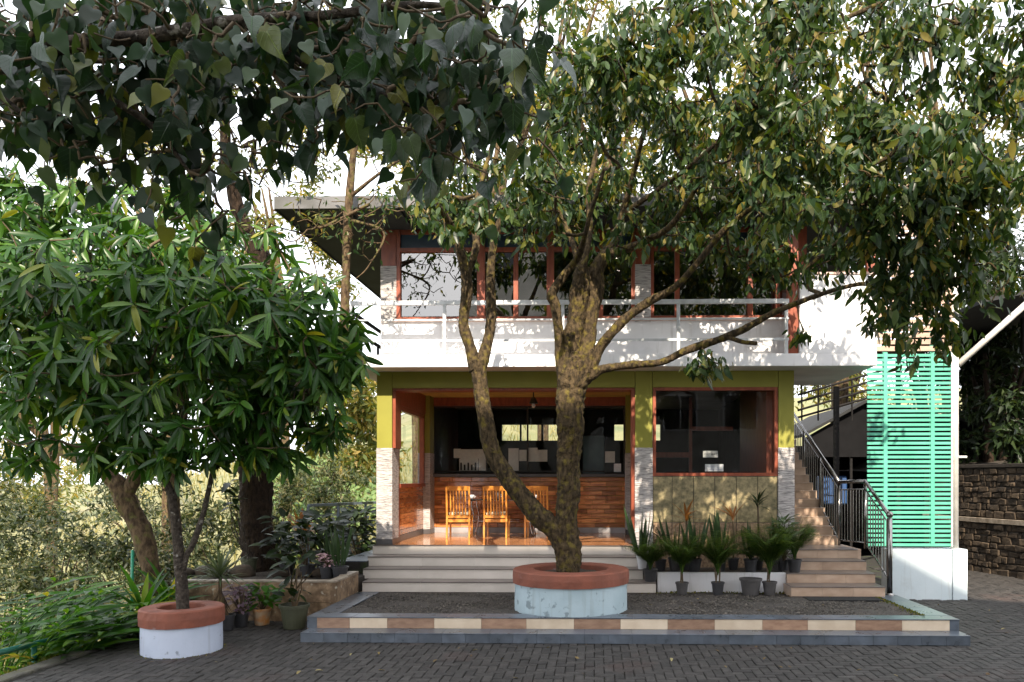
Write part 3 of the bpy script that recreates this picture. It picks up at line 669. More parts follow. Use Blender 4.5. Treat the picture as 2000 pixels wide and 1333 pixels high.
# upper wall
YU = 13.6; xu0, xu1 = X(744, YU), X(1570, YU); ZU = Z(628, YU); ZH = Z(490, YU); ZT = 6.62
box('upper_wall', m_white, B, xu0, xu1, YU, YU+.18, ZS2, ZU)
box('window_sill', m_sill, B, xu0+.2, xu1, YU-.05, YU+.18, ZU+.001, ZU+.05, .005)
def ucol(p0, p1):
    x0, x1 = X(p0, YU), X(p1, YU); zc = Z(518, YU)
    box('stone_cladding', m_stone, B, x0, x1, YU-.03, YU+.3, ZU-.02, zc, .004); box('upper_column', m_red, B, x0+.01, x1-.01, YU-.02, YU+.28, zc, ZT)
ucol(744, 775); ucol(1240, 1271)
bars = [(775,782),(932,947),(1068,1082),(1170,1178),(1233,1240),(1271,1277),(1318,1327),(1460,1470),(1515,1523),(1556,1575)]
for p0, p1 in bars: box('window_post', m_red, B, X(p0, YU), X(p1, YU), YU-.025, YU+.10, ZU+.051, ZT)
box('window_post', m_red, B, X(1003, YU), X(1012, YU), YU-.015, YU+.08, ZU+.051, ZH)
segs = [(782,932,0),(947,1068,0),(1082,1170,0),(1178,1233,0),(1277,1318,0),(1327,1460,0),(1470,1515,0),(1523,1556,0)]
for p0, p1, _ in segs:
    a, b = X(p0, YU), X(p1, YU)
    box('window_head', m_red, B, a, b, YU-.02, YU+.09, ZH, ZH+.065)
    box('window_rail', m_red, B, a, b, YU-.01, YU+.08, ZU+.052, ZU+.09)
    MB().add([(a,YU+.04,ZU+.07),(b,YU+.04,ZU+.07),(b,YU+.04,ZH+.02),(a,YU+.04,ZH+.02)], [(0,1,2,3)]).build('pane', m_glassd, B)
    box('blue_panel', m_blue, B, a, b, YU+.02, YU+.06, ZH+.066, ZT-.16)
box('top_beam', m_red, B, xu0, xu1, YU-.01, YU+.3, ZT-.158, ZT+.1)
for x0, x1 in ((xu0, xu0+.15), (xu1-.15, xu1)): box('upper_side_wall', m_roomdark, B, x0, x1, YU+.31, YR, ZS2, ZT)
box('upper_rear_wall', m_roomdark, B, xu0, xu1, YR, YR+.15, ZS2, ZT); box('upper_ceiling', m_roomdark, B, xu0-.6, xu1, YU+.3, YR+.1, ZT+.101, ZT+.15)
# right hand white parapet and post of the balcony
xp0 = X(1562, YBL); ZPT = Z(540, YBL)
box('balcony_parapet', m_white, B, xp0, xsr-.001, YBL+.002, YBL+.13, ZS2+.001, ZPT, .006)
box('parapet_coping', m_sill, B, xp0-.02, xsr+.015, YBL-.015, YBL+.15, ZPT+.001, ZPT+.045, .006)
box('balcony_parapet', m_white, B, xsr-.13, xsr-.001, YBL+.131, YSB, ZS2+.001, ZPT, .006)
box('balcony_post', m_red, B, X(1541, YBL), X(1561, YBL), YBL+.06, YBL+.18, ZS2+.001, ZT)
box('balcony_post', m_red, B, X(1690, 13.1), X(1706, 13.1), 13.02, 13.12, ZPT+.046, ZT)
# roof
YE = 12.48; ZE = 6.54; xr0, xr1 = X(539, YE), X(1790, YE)
rm = MB().add([(xr0,YE,ZE+.17),(xr1,YE,ZE+.17),(xr1,YR+1,ZE+.75),(xr0,YR+1,ZE+.75),(xr0,YE,ZE+.10),(xr1,YE,ZE+.10),(xr1,YR+1,ZE+.68),(xr0,YR+1,ZE+.68)], [(0,1,2,3),(7,6,5,4),(0,4,5,1),(1,5,6,2),(2,6,7,3),(3,7,4,0)])
roof = rm.build('roof', m_roof, B)
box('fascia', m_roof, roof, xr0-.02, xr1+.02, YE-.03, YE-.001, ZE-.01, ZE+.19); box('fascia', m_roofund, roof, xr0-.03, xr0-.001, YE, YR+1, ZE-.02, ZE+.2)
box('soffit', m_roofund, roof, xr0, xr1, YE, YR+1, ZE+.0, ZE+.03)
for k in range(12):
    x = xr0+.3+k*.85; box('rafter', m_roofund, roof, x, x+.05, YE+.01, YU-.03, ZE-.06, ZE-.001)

# --- railings
br = empty('balcony_railing', (0, YBL, ZS2), 'pale steel railing along the front of the upper balcony', 'railing')
xra, xrb = X(684, 13.0), X(1541, 13.0); ZRT = Z(586, 13.0)
box('top_rail', m_rail, br, xra, xrb, 12.985, 13.035, ZRT-.075, ZRT, .006); box('mid_rail', m_rail, br, xra, xrb, 12.995, 13.02, Z(667,13.), Z(662,13.), .003)
box('lower_rail', m_rail, br, xra, xrb, 12.995, 13.02, Z(625.5,13.), Z(622.5,13.), .003)
for p in (686, 868, 1099, 1325, 1536): box('post', m_rail, br, X(p,13)-.028, X(p,13)+.028, 12.99, 13.03, ZS2, ZRT-.076, .004)
sr = empty('balcony_side_railing', (xsl, 14, ZS2), 'dark steel railing along the shaded side of the upper balcony', 'railing')
for z in (ZRT-.12, ZRT-.42): box('rail', m_raildark, sr, xsl+.04, xsl+.09, 13.1, YR, z-.05, z)
for y in np.linspace(13.3, YR-.2, 6): box('post', m_raildark, sr, xsl+.045, xsl+.085, y, y+.04, ZS2, ZRT-.42-.051)
gr = empty('terrace_railing', X(604,14) and Vector((X(604,14.0),14.0,.7)), 'blue grey steel railing beside the grey tiled walkway', 'railing')
ga, gbv = Vector((X(602,14.0),14.0,0)), Vector((X(733,15.8),15.8,0))
for z, w in ((1.62,.05), (1.25,.03), (.98,.03)): MB().bar(ga+Vector((0,0,z)), gbv+Vector((0,0,z)), w).build('rail', m_railblue, gr)
for t in (0, .42, .84): p = ga.lerp(gbv, t); box('post', m_railblue, gr, p.x-.022, p.x+.022, p.y-.022, p.y+.022, .5, 1.60)
wk = empty('walkway', (xa-.4, 14, .5)); tag(wk, 'grey tiled walkway beside the entrance steps', kind='structure')
box('core', m_joint, wk, X(668,13.2), xa-.022, 12.95, 18, -.3, .70)
for j in range(8):
    for i in range(2):
        x0 = X(668,13.2)+i*.34; box('walkway_tile', m_slate, wk, x0+.002, min(x0+.34, xa-.022)-.002, 12.95+j*.6+.002, 12.95+(j+1)*.6-.002, .7, .716)

# --- entrance steps
es = empty('entrance_steps', (-1.5, 12.37, ZP), 'four wide cream steps leading up to the veranda', 'steps')
SY = [12.37, 12.745, 13.12, 13.5]; SXL = [707.5, 709, 718, 727.8]; SXR = [1281.5, 1255.5, 1245, 1240]; zs = [ZP + (ZF-ZP)*k/4 for k in range(5)]
for k in range(4):
    x0, x1 = X(SXL[k], SY[k]), X(SXR[k], SY[k]); yb = SY[k+1]+.02 if k < 3 else YF+.03
    box('step_core', m_tread, es, x0+.01, x1-.01, SY[k]+.014, YF+.3 if k < 3 else YF+.02, ZP-.05 if k == 0 else zs[k]-.03, zs[k+1]-.018)
    nt_ = 5; w = (x1-x0)/nt_
    for i in range(nt_):
        box('riser_tile', m_riser, es, x0+i*w+.001, x0+(i+1)*w-.001, SY[k], SY[k]+.013, zs[k]+.001, zs[k+1]-.018, .0015)
        if k < 3: box('tread_tile', m_tread, es, x0+i*w+.001, x0+(i+1)*w-.001, SY[k]-.012, yb-.025, zs[k+1]-.017, zs[k+1], .003)
        else: box('tread_tile', m_tread, es, x0+i*w+.001, x0+(i+1)*w-.001, SY[k]-.014, SY[k]-.003, zs[k+1]-.017, zs[k+1]-.002, .002)

# --- right hand stairs
rs = empty('side_staircase', (3.8, 12.1, ZP), 'peach tiled staircase climbing beside the show window', 'staircase')
RY = [12.04, 12.46, 12.87, 13.28]; RX0 = [X(1545.5,12.04), X(1537,12.46), X(1562,12.87), X(1556,13.28)]; xr_ = X(1729, 12.04); rz = [ZP, .432, .588, .745, .90]
for k in range(4):
    box('step_core', m_dark, rs, RX0[k]+.01, xr_-.005, RY[k]+.012, 14.2, rz[k]-.05, rz[k+1]-.016); nt_ = 3; w = (xr_-RX0[k])/nt_
    yb = RY[k+1] if k < 3 else 14.2
    for i in range(nt_):
        box('riser_tile', m_ptile, rs, RX0[k]+i*w+.001, RX0[k]+(i+1)*w-.001, RY[k], RY[k]+.012, rz[k]+.001, rz[k+1]-.0155, .0015)
        box('tread_tile', m_tread, rs, RX0[k]+i*w+.001, RX0[k]+(i+1)*w-.001, RY[k]-.01, yb-.002, rz[k+1]-.015, rz[k+1], .002)
    box('side_tile', m_ptile, rs, RX0[k]-.002, RX0[k]+.009, RY[k]+.013, yb+.3, rz[k]-.1, rz[k+1]-.016)
xq0, xq1, nst = xf+.02, 4.46, 13
for k in range(nst):
    y0 = 14.2+k*.262; z0 = .90+k*.162
    box('riser_tile', m_ptile, rs, xq0, xq1, y0, y0+.012, z0+.001, z0+.147, .0015); box('tread_tile', m_ptile, rs, xq0, xq1+.01, y0-.01, y0+.262, z0+.148, z0+.162, .002)
mb = MB(); mb.add([(xq0,14.215,.85),(xq1-.01,14.215,.85),(xq1-.01,14.2+nst*.262,.85+nst*.162),(xq0,14.2+nst*.262,.85+nst*.162),(xq0,14.215,.5),(xq1-.01,14.215,.5),(xq1-.01,14.2+nst*.262,.6+nst*.162),(xq0,14.2+nst*.262,.6+nst*.162)], [(0,1,2,3),(7,6,5,4),(0,4,5,1),(1,5,6,2),(2,6,7,3),(3,7,4,0)]).build('flight_slab', m_grey, rs)
yt = 14.2+nst*.262; box('upper_landing', m_ptile, rs, xq0, 4.6, yt, yt+1.2, .90+nst*.162-.12, .90+nst*.162-.002)
box('lower_landing_side', m_ptile, rs, xr_-.004, xr_+.06, 13.3, 14.3, .0, .90)
rr_ = empty('stair_railing', (4.67, 12.25, ZP), 'stainless steel stair railing with round newel post', 'railing')
PA, PB, PC, PD = Vector((4.665,12.25,1.52)), Vector((4.70,13.44,2.07)), Vector((4.44,14.05,2.05)), Vector((4.44,yt,3.74))
MB().tube([(PA.x,PA.y,ZP),(PA.x,PA.y,PA.z-.03)], .042, 16).build('newel_post', m_steel, rr_, smooth=True)
MB().lathe([(.001,-.05),(.035,-.045),(.055,-.01),(.05,.03),(.03,.052),(.001,.06)], tuple(PA+Vector((0,0,.02))), 18).build('newel_ball', m_steel, rr_, smooth=True)
MB().lathe([(.07,0),(.068,.012),(.045,.03)], (PA.x,PA.y,ZP), 18).build('post_flange', m_steel, rr_, smooth=True)
for a, b in ((PA,PB),(PB,PC),(PC,PD)): MB().tube([a, b], .033, 12).build('handrail', m_steel, rr_, smooth=True)
for p, z0 in ((PB,.90),(PC,.90),(PC.lerp(PD,.33),1.45),(PC.lerp(PD,.66),2.1)): MB().tube([(p.x,p.y,z0),(p.x,p.y,p.z-.02)], .025, 10).build('post', m_steel, rr_, smooth=True)
for a, b, low, nb in ((PA,PB,(.50,1.0),9),(PB,PC,(1.0,1.0),9),(PC,PD,(1.0,2.75),26)):
    lo_a, lo_b = Vector((a.x,a.y,low[0])), Vector((b.x,b.y,low[1])); d = Vector((0,0,-.14))
    MB().tube([a+d, b+d], .013, 8).build('upper_bar', m_steel, rr_, smooth=True); MB().tube([lo_a, lo_b], .013, 8).build('lower_bar', m_steel, rr_, smooth=True)
    for k in range(1, nb):
        t = k/nb; MB().tube([lo_a.lerp(lo_b, t), (a+d).lerp(b+d, t)], .009, 6, cap=False).build('baluster', m_steel, rr_, smooth=True)
ur = empty('upper_flight_railing', (5.2, 17.9, 3), 'black pipe railing of the upper stair flight in front of the trees', 'railing')
for y0, y1 in ((812,776),(798,760),(782,745),(768,730)): MB().tube([at(1558, y0+4, 18.2), at(1730, y1-8, 18.2)], .026, 8).build('rail', m_raildark, ur)
for p in (1566, 1598, 1664): MB().tube([at(p, 822, 18.2), at(p, 740, 18.2)], .02, 8).build('post', m_raildark, ur)
pc = MB(); pc.box(X(1629,17.6), X(1638,17.6), 17.55, 17.66, -.3, ZS+.2); tag(pc.build('steel_column', m_raildark, None), 'slim dark steel column standing behind the stair railing', 'column')

# --- slatted screen
YSn = 13.62; sx0, sx1 = X(1693, YSn), X(1860, YSn)
sn = empty('slatted_screen', ((sx0+sx1)/2, YSn, 0), 'mint green and brown slatted screen on a pale block base', 'screen')
box('base_block', m_palewhite, sn, X(1736,YSn), X(1857.5,YSn), YSn-.04, YSn+.35, -.02, .87, .006); box('pillar_base', m_palewhite, sn, X(1858.5,YSn), X(1887,YSn), YSn-.055, YSn+.36, -.02, .875, .006)
zb = Z(1066, YSn); n_s = 42; pt = (Z(691,YSn)-zb)/n_s
for k in range(n_s): box('slat', m_green, sn, sx0, sx1, YSn-.02, YSn+.006, zb+k*pt, zb+k*pt+pt*.60, .003)
zt = zb+n_s*pt
for k in range(26): box('brown_slat', m_brown, sn, X(1705,YSn), sx1, YSn-.02, YSn+.006, zt+.02+k*.118, zt+.02+k*.118+.086, .003)
for p in (1729, 1821): box('stile', m_green, sn, X(p-4,YSn), X(p+3.5,YSn), YSn-.024, YSn-.0205, zb, zt); box('stile', m_green, sn, X(p-4,YSn), X(p+3.5,YSn), YSn+.0065, YSn+.05, zb, zt+3)
MB().tube([(X(1866.5,YSn),YSn+.04,.87),(X(1866.5,YSn),YSn+.04,7.0)], .065, 16).build('post', m_pipe, sn, smooth=True)
box('edge_channel', m_pipe, sn, X(1859,YSn)-.02, X(1859,YSn)+.008, YSn-.03, YSn+.02, zb, zt)
MB().tube([at(1872,712,YSn+.05), at(2010,589,YSn+.05), at(2200,415,YSn+.05)], .055, 14).build('drain_pipe', m_pipe, sn, smooth=True)
MB().tube([at(1872,893,YSn), at(1888,893,YSn)], .02, 8).build('tap', m_pipe, sn)
can = empty('side_canopy', (9, 15, 6.6), 'dark grey sheet canopy roof beyond the slatted screen', 'canopy')
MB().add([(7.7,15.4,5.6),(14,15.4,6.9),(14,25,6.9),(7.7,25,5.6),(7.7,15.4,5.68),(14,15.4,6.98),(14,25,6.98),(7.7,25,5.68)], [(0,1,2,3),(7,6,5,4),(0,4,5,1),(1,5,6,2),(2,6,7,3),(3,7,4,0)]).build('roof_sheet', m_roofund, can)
for xx in (7.8, 11): box('post', m_raildark, can, xx, xx+.1, 20, 20.1, -.3, 5.6+(xx-7.7)*.2)

# --- dark shed behind stairs, stretched right as added dark backing for the slats
sh = empty('open_shed', (6.5, 21, 0), 'dark open shed with sloping roof behind the staircase', 'shed')
p1, p2, p3 = at(1560, 850, 21), at(1682, 784, 21), at(1960, 838, 21)
MB().add([(p1.x,20.6,p1.z),(p2.x,20.6,p2.z),(p3.x,20.6,p3.z),(p1.x,26,p1.z),(p2.x,26,p2.z),(p3.x,26,p3.z)] + [(p1.x,20.6,p1.z-.08),(p2.x,20.6,p2.z-.08),(p3.x,20.6,p3.z-.08),(p1.x,26,p1.z-.08),(p2.x,26,p2.z-.08),(p3.x,26,p3.z-.08)],
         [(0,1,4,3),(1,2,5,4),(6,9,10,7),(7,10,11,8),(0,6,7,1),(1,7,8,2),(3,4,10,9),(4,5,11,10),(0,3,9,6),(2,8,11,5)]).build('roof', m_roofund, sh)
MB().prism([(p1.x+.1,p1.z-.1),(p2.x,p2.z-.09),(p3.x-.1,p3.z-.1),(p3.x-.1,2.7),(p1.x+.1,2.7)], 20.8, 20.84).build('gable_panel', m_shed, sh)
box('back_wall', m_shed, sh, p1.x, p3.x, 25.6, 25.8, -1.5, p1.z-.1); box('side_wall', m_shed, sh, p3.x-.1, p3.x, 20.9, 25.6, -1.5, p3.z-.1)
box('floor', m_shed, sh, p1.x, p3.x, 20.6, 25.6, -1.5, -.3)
for p in (1600, 1657, 1780, 1900): box('post', m_raildark, sh, X(p,21), X(p,21)+.06, 20.85, 20.91, -.4, 2.699)
tb = empty('blue_tarpaulin', (X(1665,20),20,.3), 'blue tarpaulin covered stack in the shed', 'tarpaulin')
box('cover', m_tarp, tb, X(1640,20), X(1692,20), 21.5, 22.1, Z(985,21.5), Z(930,21.5), .03); box('front_flap', m_tarp, tb, X(1650,20), X(1668,20), 21.46, 21.495, Z(970,20), Z(945,20), .01)

# --- stone retaining wall on the right
wa, wb = Vector((8.55,18.6,0)), Vector((9.42,14.9,0)); wd_ = (wb-wa).normalized(); wl = (wb-wa).length; wn = Vector((-wd_.y, wd_.x, 0)); wn = wn if wn.x < 0 else -wn
rw_ = empty('stone_wall', wa, 'rough brown stone retaining wall with a pale band, beside the yard', 'wall')
def wbox(name, mat, s0, s1, z0, z1, d0, d1, jig=0, bev=0):
    q = [wa+wd_*s0+wn*d1, wa+wd_*s1+wn*d1, wa+wd_*s1+wn*d0, wa+wd_*s0+wn*d0]; j = lambda: random.uniform(-jig, jig)
    v = [(p.x+j()*.5, p.y+j(), z0+j()) for p in q] + [(p.x+j()*.5, p.y+j(), z1+j()) for p in q]
    return MB().add(v, [(0,3,2,1),(4,5,6,7),(0,1,5,4),(1,2,6,5),(2,3,7,6),(3,0,4,7)]).build(name, mat, rw_, bev)
wbox('wall_core', m_mortar, -1, wl, -.3, 2.36, -.5, .0); wbox('band', m_bedcap, -1, wl, 1.12, 1.23, -.1, .06, 0, .008); wbox('coping', m_mortar, -1, wl, 2.361, 2.44, -.5, .05, 0, .008)
for z0, z1 in ((-.05, 1.11), (1.24, 2.35)):
    z = z0
    while z < z1-.08:
        h = min(random.uniform(.11,.20), z1-z); s = -random.random()*.2
        while s < wl:
            l = random.uniform(.12,.34); wbox('stone', m_rock, max(s,0)+.012, min(s+l, wl)-.012, z+.012, z+h-.012, -.02, random.uniform(.015,.05), .024, .012); s += l
        z += h

# --- earth bank held by the wall
bkm = MB(); K = 12
for j in range(K+1):
    y_ = 8+18*j/K; xw = 8.55+(18.6-y_)*.235+.35
    for i, (dx, dz) in enumerate(((0,2.30),(1.2,2.5),(3,3.3),(6,4.6),(14,6.5),(40,9))): bkm.v.append((xw+dx, y_, dz+random.uniform(-.1,.1)))
bkm.f = [(j*6+i, j*6+i+1, (j+1)*6+i+1, (j+1)*6+i) for j in range(K) for i in range(5)]
tag(bkm.build('earth_bank', m_soil, None, smooth=True), 'dark earth bank held back by the stone wall', kind='structure')

# --- added building behind the camera, its height and roof slope shaped to shade the yard
ob = empty('added_shade_building', (2, -9, 0), 'unseen tall cream building added behind the camera to shade the paved yard', 'building')
YO = -6.5; tn = math.tan(R(SUN_EL)) / math.cos(R(SUN_AZ)); HO = .96 + (YF - YO)*tn
xo0, xo1, xo2 = -5.7, 7.3, 24
MB().prism([(xo0,0),(xo2,0),(xo2,HO-9),(xo1,HO),(xo0,HO)], YO-9, YO).build('wall', m_oppo, ob)
for fl in range(4):
    for k in range(9):
        xw = xo0+.9+k*2.6; z0 = .9+fl*3.3
        if z0+1.7 > HO-1 - max(0, xw-xo1)*.55: continue
        w_ = box('window', m_white, ob, xw, xw+1.5, YO+.001, YO+.06, z0, z0+1.6)
        for s in (0, 1): box('pane', m_blacktop, w_, xw+.07+s*.71, xw+.72+s*.71, YO+.061, YO+.07, z0+.07, z0+1.53)

# ================================================================== FURNITURE
def lobj(name, me, mat, parent):
    o = bpy.data.objects.new(name, me); COL.objects.link(o); o.parent = parent
    if not me.materials: me.materials.append(mat)
    return o
def chair_parts():
    w, d, sh_, bh = .44, .44, .43, 1.02; P = []
    for sx in (-1, 1):
        P.append(('leg', MB().add([(sx*(w/2)-.018,-d/2-.03,0),(sx*(w/2)+.018,-d/2-.03,0),(sx*(w/2)+.018,-d/2+.01,0),(sx*(w/2)-.018,-d/2+.01,0),
             (sx*(w/2)-.018,-d/2-.0,sh_),(sx*(w/2)+.018,-d/2-.0,sh_),(sx*(w/2)+.018,-d/2+.045,sh_),(sx*(w/2)-.018,-d/2+.045,sh_),
             (sx*(w/2)-.018,-d/2-.07,bh),(sx*(w/2)+.018,-d/2-.07,bh),(sx*(w/2)+.018,-d/2-.04,bh),(sx*(w/2)-.018,-d/2-.04,bh)],
             [(0,3,2,1),(0,1,5,4),(1,2,6,5),(2,3,7,6),(3,0,4,7),(4,5,9,8),(5,6,10,9),(6,7,11,10),(7,4,8,11),(8,9,10,11)]).mesh('leg', .004), m_chair))
        P.append(('leg', MB().box(sx*(w/2-.005)-.018, sx*(w/2-.005)+.018, d/2-.04, d/2, 0, sh_).mesh('leg', .004), m_chair))
        P.append(('side_rail', MB().box(sx*(w/2-.006)-.011, sx*(w/2-.006)+.011, -d/2+.047, d/2-.042, sh_-.07, sh_-.005).mesh(bevel=.003), m_chair))
    yb = lambda z: -d/2-.0-.07*(z-sh_)/(bh-sh_)+.018
    zt = bh-.085; P.append(('top_rail', MB().add([(-w/2+.019,yb(zt)-.014,zt),(w/2-.019,yb(zt)-.014,zt),(w/2-.019,yb(zt)+.012,zt),(-w/2+.019,yb(zt)+.012,zt),(-w/2+.019,yb(bh)-.014,bh+.005),(w/2-.019,yb(bh)-.014,bh+.005),(w/2-.019,yb(bh)+.012,bh+.005),(-w/2+.019,yb(bh)+.012,bh+.005)],[(0,3,2,1),(4,5,6,7),(0,1,5,4),(1,2,6,5),(2,3,7,6),(3,0,4,7)]).mesh(bevel=.004), m_chair))
    P.append(('lower_rail', MB().box(-w/2+.019, w/2-.019, -d/2+.005, -d/2+.032, sh_-.115, sh_-.055).mesh(bevel=.004), m_chair))
    P.append(('back_rail', MB().box(-w/2+.019, w/2-.019, -d/2+.005, -d/2+.032, sh_-.035, sh_+.02).mesh(bevel=.004), m_chair))
    for k in range(6):
        x = -w/2+.075+k*(w-.15)/5
        P.append(('slat', MB().bar((x, yb(sh_+.02)-.002, sh_+.021), (x, yb(zt)-.002, zt-.001), .026, .014).mesh(), m_chair))
    P.append(('seat', MB().box(-w/2+.02, w/2-.02, -d/2+.046, d/2-.002, sh_-.004, sh_+.018).mesh(bevel=.005), m_chair))
    P.append(('cushion', MB().box(-w/2+.03, w/2-.03, -d/2+.05, d/2-.015, sh_+.019, sh_+.075).mesh(bevel=.022, seg=3), m_cushion))
    return P
cps = chair_parts()
CL = ['wooden slatted chair at the table end nearest the railing', 'middle wooden slatted chair, second along the veranda table', 'wooden slatted chair behind the leaning tree stem']
for k, (px, yy, rz) in enumerate(((898,15.2,.03), (970.5,15.22,-.02), (1050,15.25,-.04))):
    ch = empty('dining_chair', (X(px,yy), yy, ZF), CL[k], 'chair', 'wooden chairs at the veranda table'); ch.rotation_euler = (0,0,rz)
    for nm, me, mt in cps: lobj(nm, me, mt, ch)
tb_ = empty('dining_table', (X(975,15.85), 15.85, ZF), 'black glass topped dining table with chrome legs on the veranda', 'table')
x0, x1 = X(915,15.6), X(1045,15.6)
box('table_top', m_blacktop, tb_, x0, x1, 15.5, 16.3, ZF+.735, ZF+.752, .004); box('under_shelf', m_glass, tb_, x0+.08, x1-.08, 15.6, 16.2, ZF+.60, ZF+.606)
for z in (.725, .30): 
    for yy in (15.55, 16.25): MB().tube([(x0+.07,yy,ZF+z),(x1-.07,yy,ZF+z)], .011, 8).build('stretcher', m_chrome, tb_, smooth=True)
for xx, s in ((x0+.07,-1),(x1-.07,1)):
    for yy in (15.55, 16.25):
        pts, rd = smooth_path([(xx,yy,ZF+.735),(xx+s*.0,yy,ZF+.6),(xx-s*.04,yy,ZF+.42),(xx-s*.02,yy,ZF+.2),(xx+s*.03,yy,ZF)], [.018]*5, 3)
        MB().tube(pts, rd, 8).build('leg', m_chrome, tb_, smooth=True)
for px, lab in ((921,'small white cup at the end of the glass dining table'), (973,'tall white tissue holder in the middle of the dining table'), (1043,'white saucer bowl on the dining table behind the tree stem')):
    a = at(px, 980, 15.75); t_ = empty('cup' if px == 921 else 'tissue_holder' if px == 973 else 'bowl', (a.x,15.75,ZF+.752), lab, 'tableware'); h = .13 if px == 973 else .085
    MB().lathe([(.001,.002),(.035,.0),(.05,h*.5),(.055,h),(.048,h),(.04,h*.55),(.001,.02)], (a.x,15.75,ZF+.7525), 18).build('body', m_potwhite, t_, smooth=True)
    MB().tube([(a.x+.05,15.75,ZF+.752+h*.75),(a.x+.085,15.75,ZF+.752+h*.6),(a.x+.05,15.75,ZF+.752+h*.3)], .008, 6).build('handle', m_potwhite, t_, smooth=True)

# ================================================================== ROUND PLANTERS
def round_planter(cx, cy, z0, r, rc, hw, hcap, rin, mwall, label, lip=.015):
    p = empty('round_planter', (cx, cy, z0), label, 'planter', 'round painted tree planters'); n = 56
    def wob(mb, amp): 
        mb.v = [(x+random.uniform(-amp,amp), y+random.uniform(-amp,amp), z+random.uniform(-amp,amp)*.6) for x, y, z in mb.v]; return mb
    wob(MB().lathe([(r,-.02),(r*1.002,hw*.3),(r*.998,hw*.7),(r,hw)], (cx,cy,z0), n), .002).build('wall', mwall, p, smooth=True)
    wob(MB().lathe([(r-.01,hw),(rc,hw+.001),(rc+.006,hw+hcap*.5),(rc,hw+hcap-lip),(rc-lip*1.4,hw+hcap),(rin+.02,hw+hcap+.003),(rin,hw+hcap-.01),(rin,hw-.1)], (cx,cy,z0), n), .003).build('cap_ring', m_terra, p, smooth=False)
    mb = MB(); k = 7; mb.v.append((cx,cy,z0+hw+hcap-.07)); 
    for i in range(1, k+1):
        for j in range(28): a = 2*math.pi*j/28; mb.v.append((cx+rin*i/k*math.cos(a), cy+rin*i/k*math.sin(a), z0+hw+hcap-.075+random.uniform(-.014,.014)))
    mb.f = [(0,1+j,1+(j+1) % 28) for j in range(28)] + [(1+(i-1)*28+j, 1+i*28+j, 1+i*28+(j+1) % 28, 1+(i-1)*28+(j+1) % 28) for i in range(1, k) for j in range(28)]
    mb.build('soil', m_soil, p, smooth=True); return p
CX, CY = X(1115, 10.95), 10.95
round_planter(CX, CY, ZP, .80, .823, .37, .19, .52, m_planterblue, 'pale blue round planter with terracotta rim holding the large forked tree')
LX, LY = X(356, 9.35), 9.35
round_planter(LX, LY, 0, .455, .475, .34, .20, .265, m_planterlil, 'small lilac white round planter with terracotta rim holding the grey stemmed tree')

# ================================================================== TREES
# --- the big forked tree in front of the building
mt = empty('forked_tree', (CX, CY, ZP+.4), 'large forked tree with mossy bark growing from the pale blue planter', 'tree')
Yt = 10.95
tk = MB(); skel = []
def L_(*p, **k): 
    q = limb(tk, p, **k); skel.extend(q); return q
L_((1108,1150,Yt,56),(1108,1120,Yt,50),(1110,1060,Yt,47),(1108,1000,Yt,44),(1110,930,Yt,48),(1112,860,Yt,53),(1116,790,Yt,60),(1124,735,Yt,64),(1128,690,Yt,52), n=28, k=14, wob=.24)
L_((1104,1085,Yt,40),(1085,1040,Yt,42),(1045,1000,Yt,42),(1000,945,Yt,38),(965,890,Yt,36),(948,820,Yt,32),(938,760,Yt,31),(932,705,Yt,34), n=22, k=12)
L_((930,725,Yt,32),(918,680,Yt,24),(905,630,Yt,22),(912,560,Yt-.1,23),(902,500,Yt-.2,21),(885,450,Yt-.3,17),(860,410,Yt-.5,13),(835,380,Yt-.7,9))
L_((936,720,Yt,28),(952,670,Yt+.1,22),(960,610,Yt+.2,21),(958,540,Yt+.2,19),(965,470,Yt+.2,16),(985,410,Yt+.1,12),(1010,330,Yt,8))
L_((912,540,Yt-.1,14),(930,480,Yt-.1,15),(925,430,Yt,14),(940,360,Yt+.1,10),(970,250,Yt+.2,7))
L_((1108,760,Yt,36),(1096,700,Yt,24),(1090,640,Yt-.1,19),(1084,595,Yt-.15,22),(1078,575,Yt-.2,20),(1100,540,Yt-.2,17),(1130,500,Yt-.3,14),(1150,430,Yt-.5,10),(1180,330,Yt-.7,7))
L_((1120,760,Yt,42),(1118,690,Yt,40),(1126,610,Yt,37),(1132,560,Yt,35),(1137,522,Yt,31), n=20, k=10, wob=.3)
L_((1130,570,Yt+.05,20),(1140,520,Yt+.1,17),(1152,450,Yt+.2,14),(1150,370,Yt+.3,11),(1170,270,Yt+.4,8),(1180,150,Yt+.4,6))
L_((1140,560,Yt,16),(1120,480,Yt+.2,13),(1095,410,Yt+.4,10),(1080,320,Yt+.5,7))
L_((1135,740,Yt,46),(1146,690,Yt,38),(1150,640,Yt+.1,34),(1160,570,Yt+.2,38),(1165,525,Yt+.2,32),(1185,500,Yt+.2,24),(1215,490,Yt+.1,18),(1250,475,Yt,14),(1300,450,Yt-.4,13),(1340,400,Yt-.9,10),(1390,310,Yt-1.4,8),(1430,200,Yt-1.9,6), wob=.2)
L_((1160,540,Yt+.2,26),(1178,500,Yt+.3,22),(1205,460,Yt+.5,22),(1215,420,Yt+.6,16),(1240,330,Yt+.2,11),(1270,200,Yt-.7,8),(1290,60,Yt-1.5,6))
L_((1150,720,Yt,34),(1172,680,Yt,24),(1195,650,Yt-.1,19),(1225,620,Yt-.1,19),(1270,588,Yt-.2,18),(1320,560,Yt-.3,15),(1365,510,Yt-.4,13),(1405,460,Yt-.5,13),(1450,420,Yt-.8,10),(1520,370,Yt-1.2,9),(1600,310,Yt-1.6,7),(1690,240,Yt-2,6))
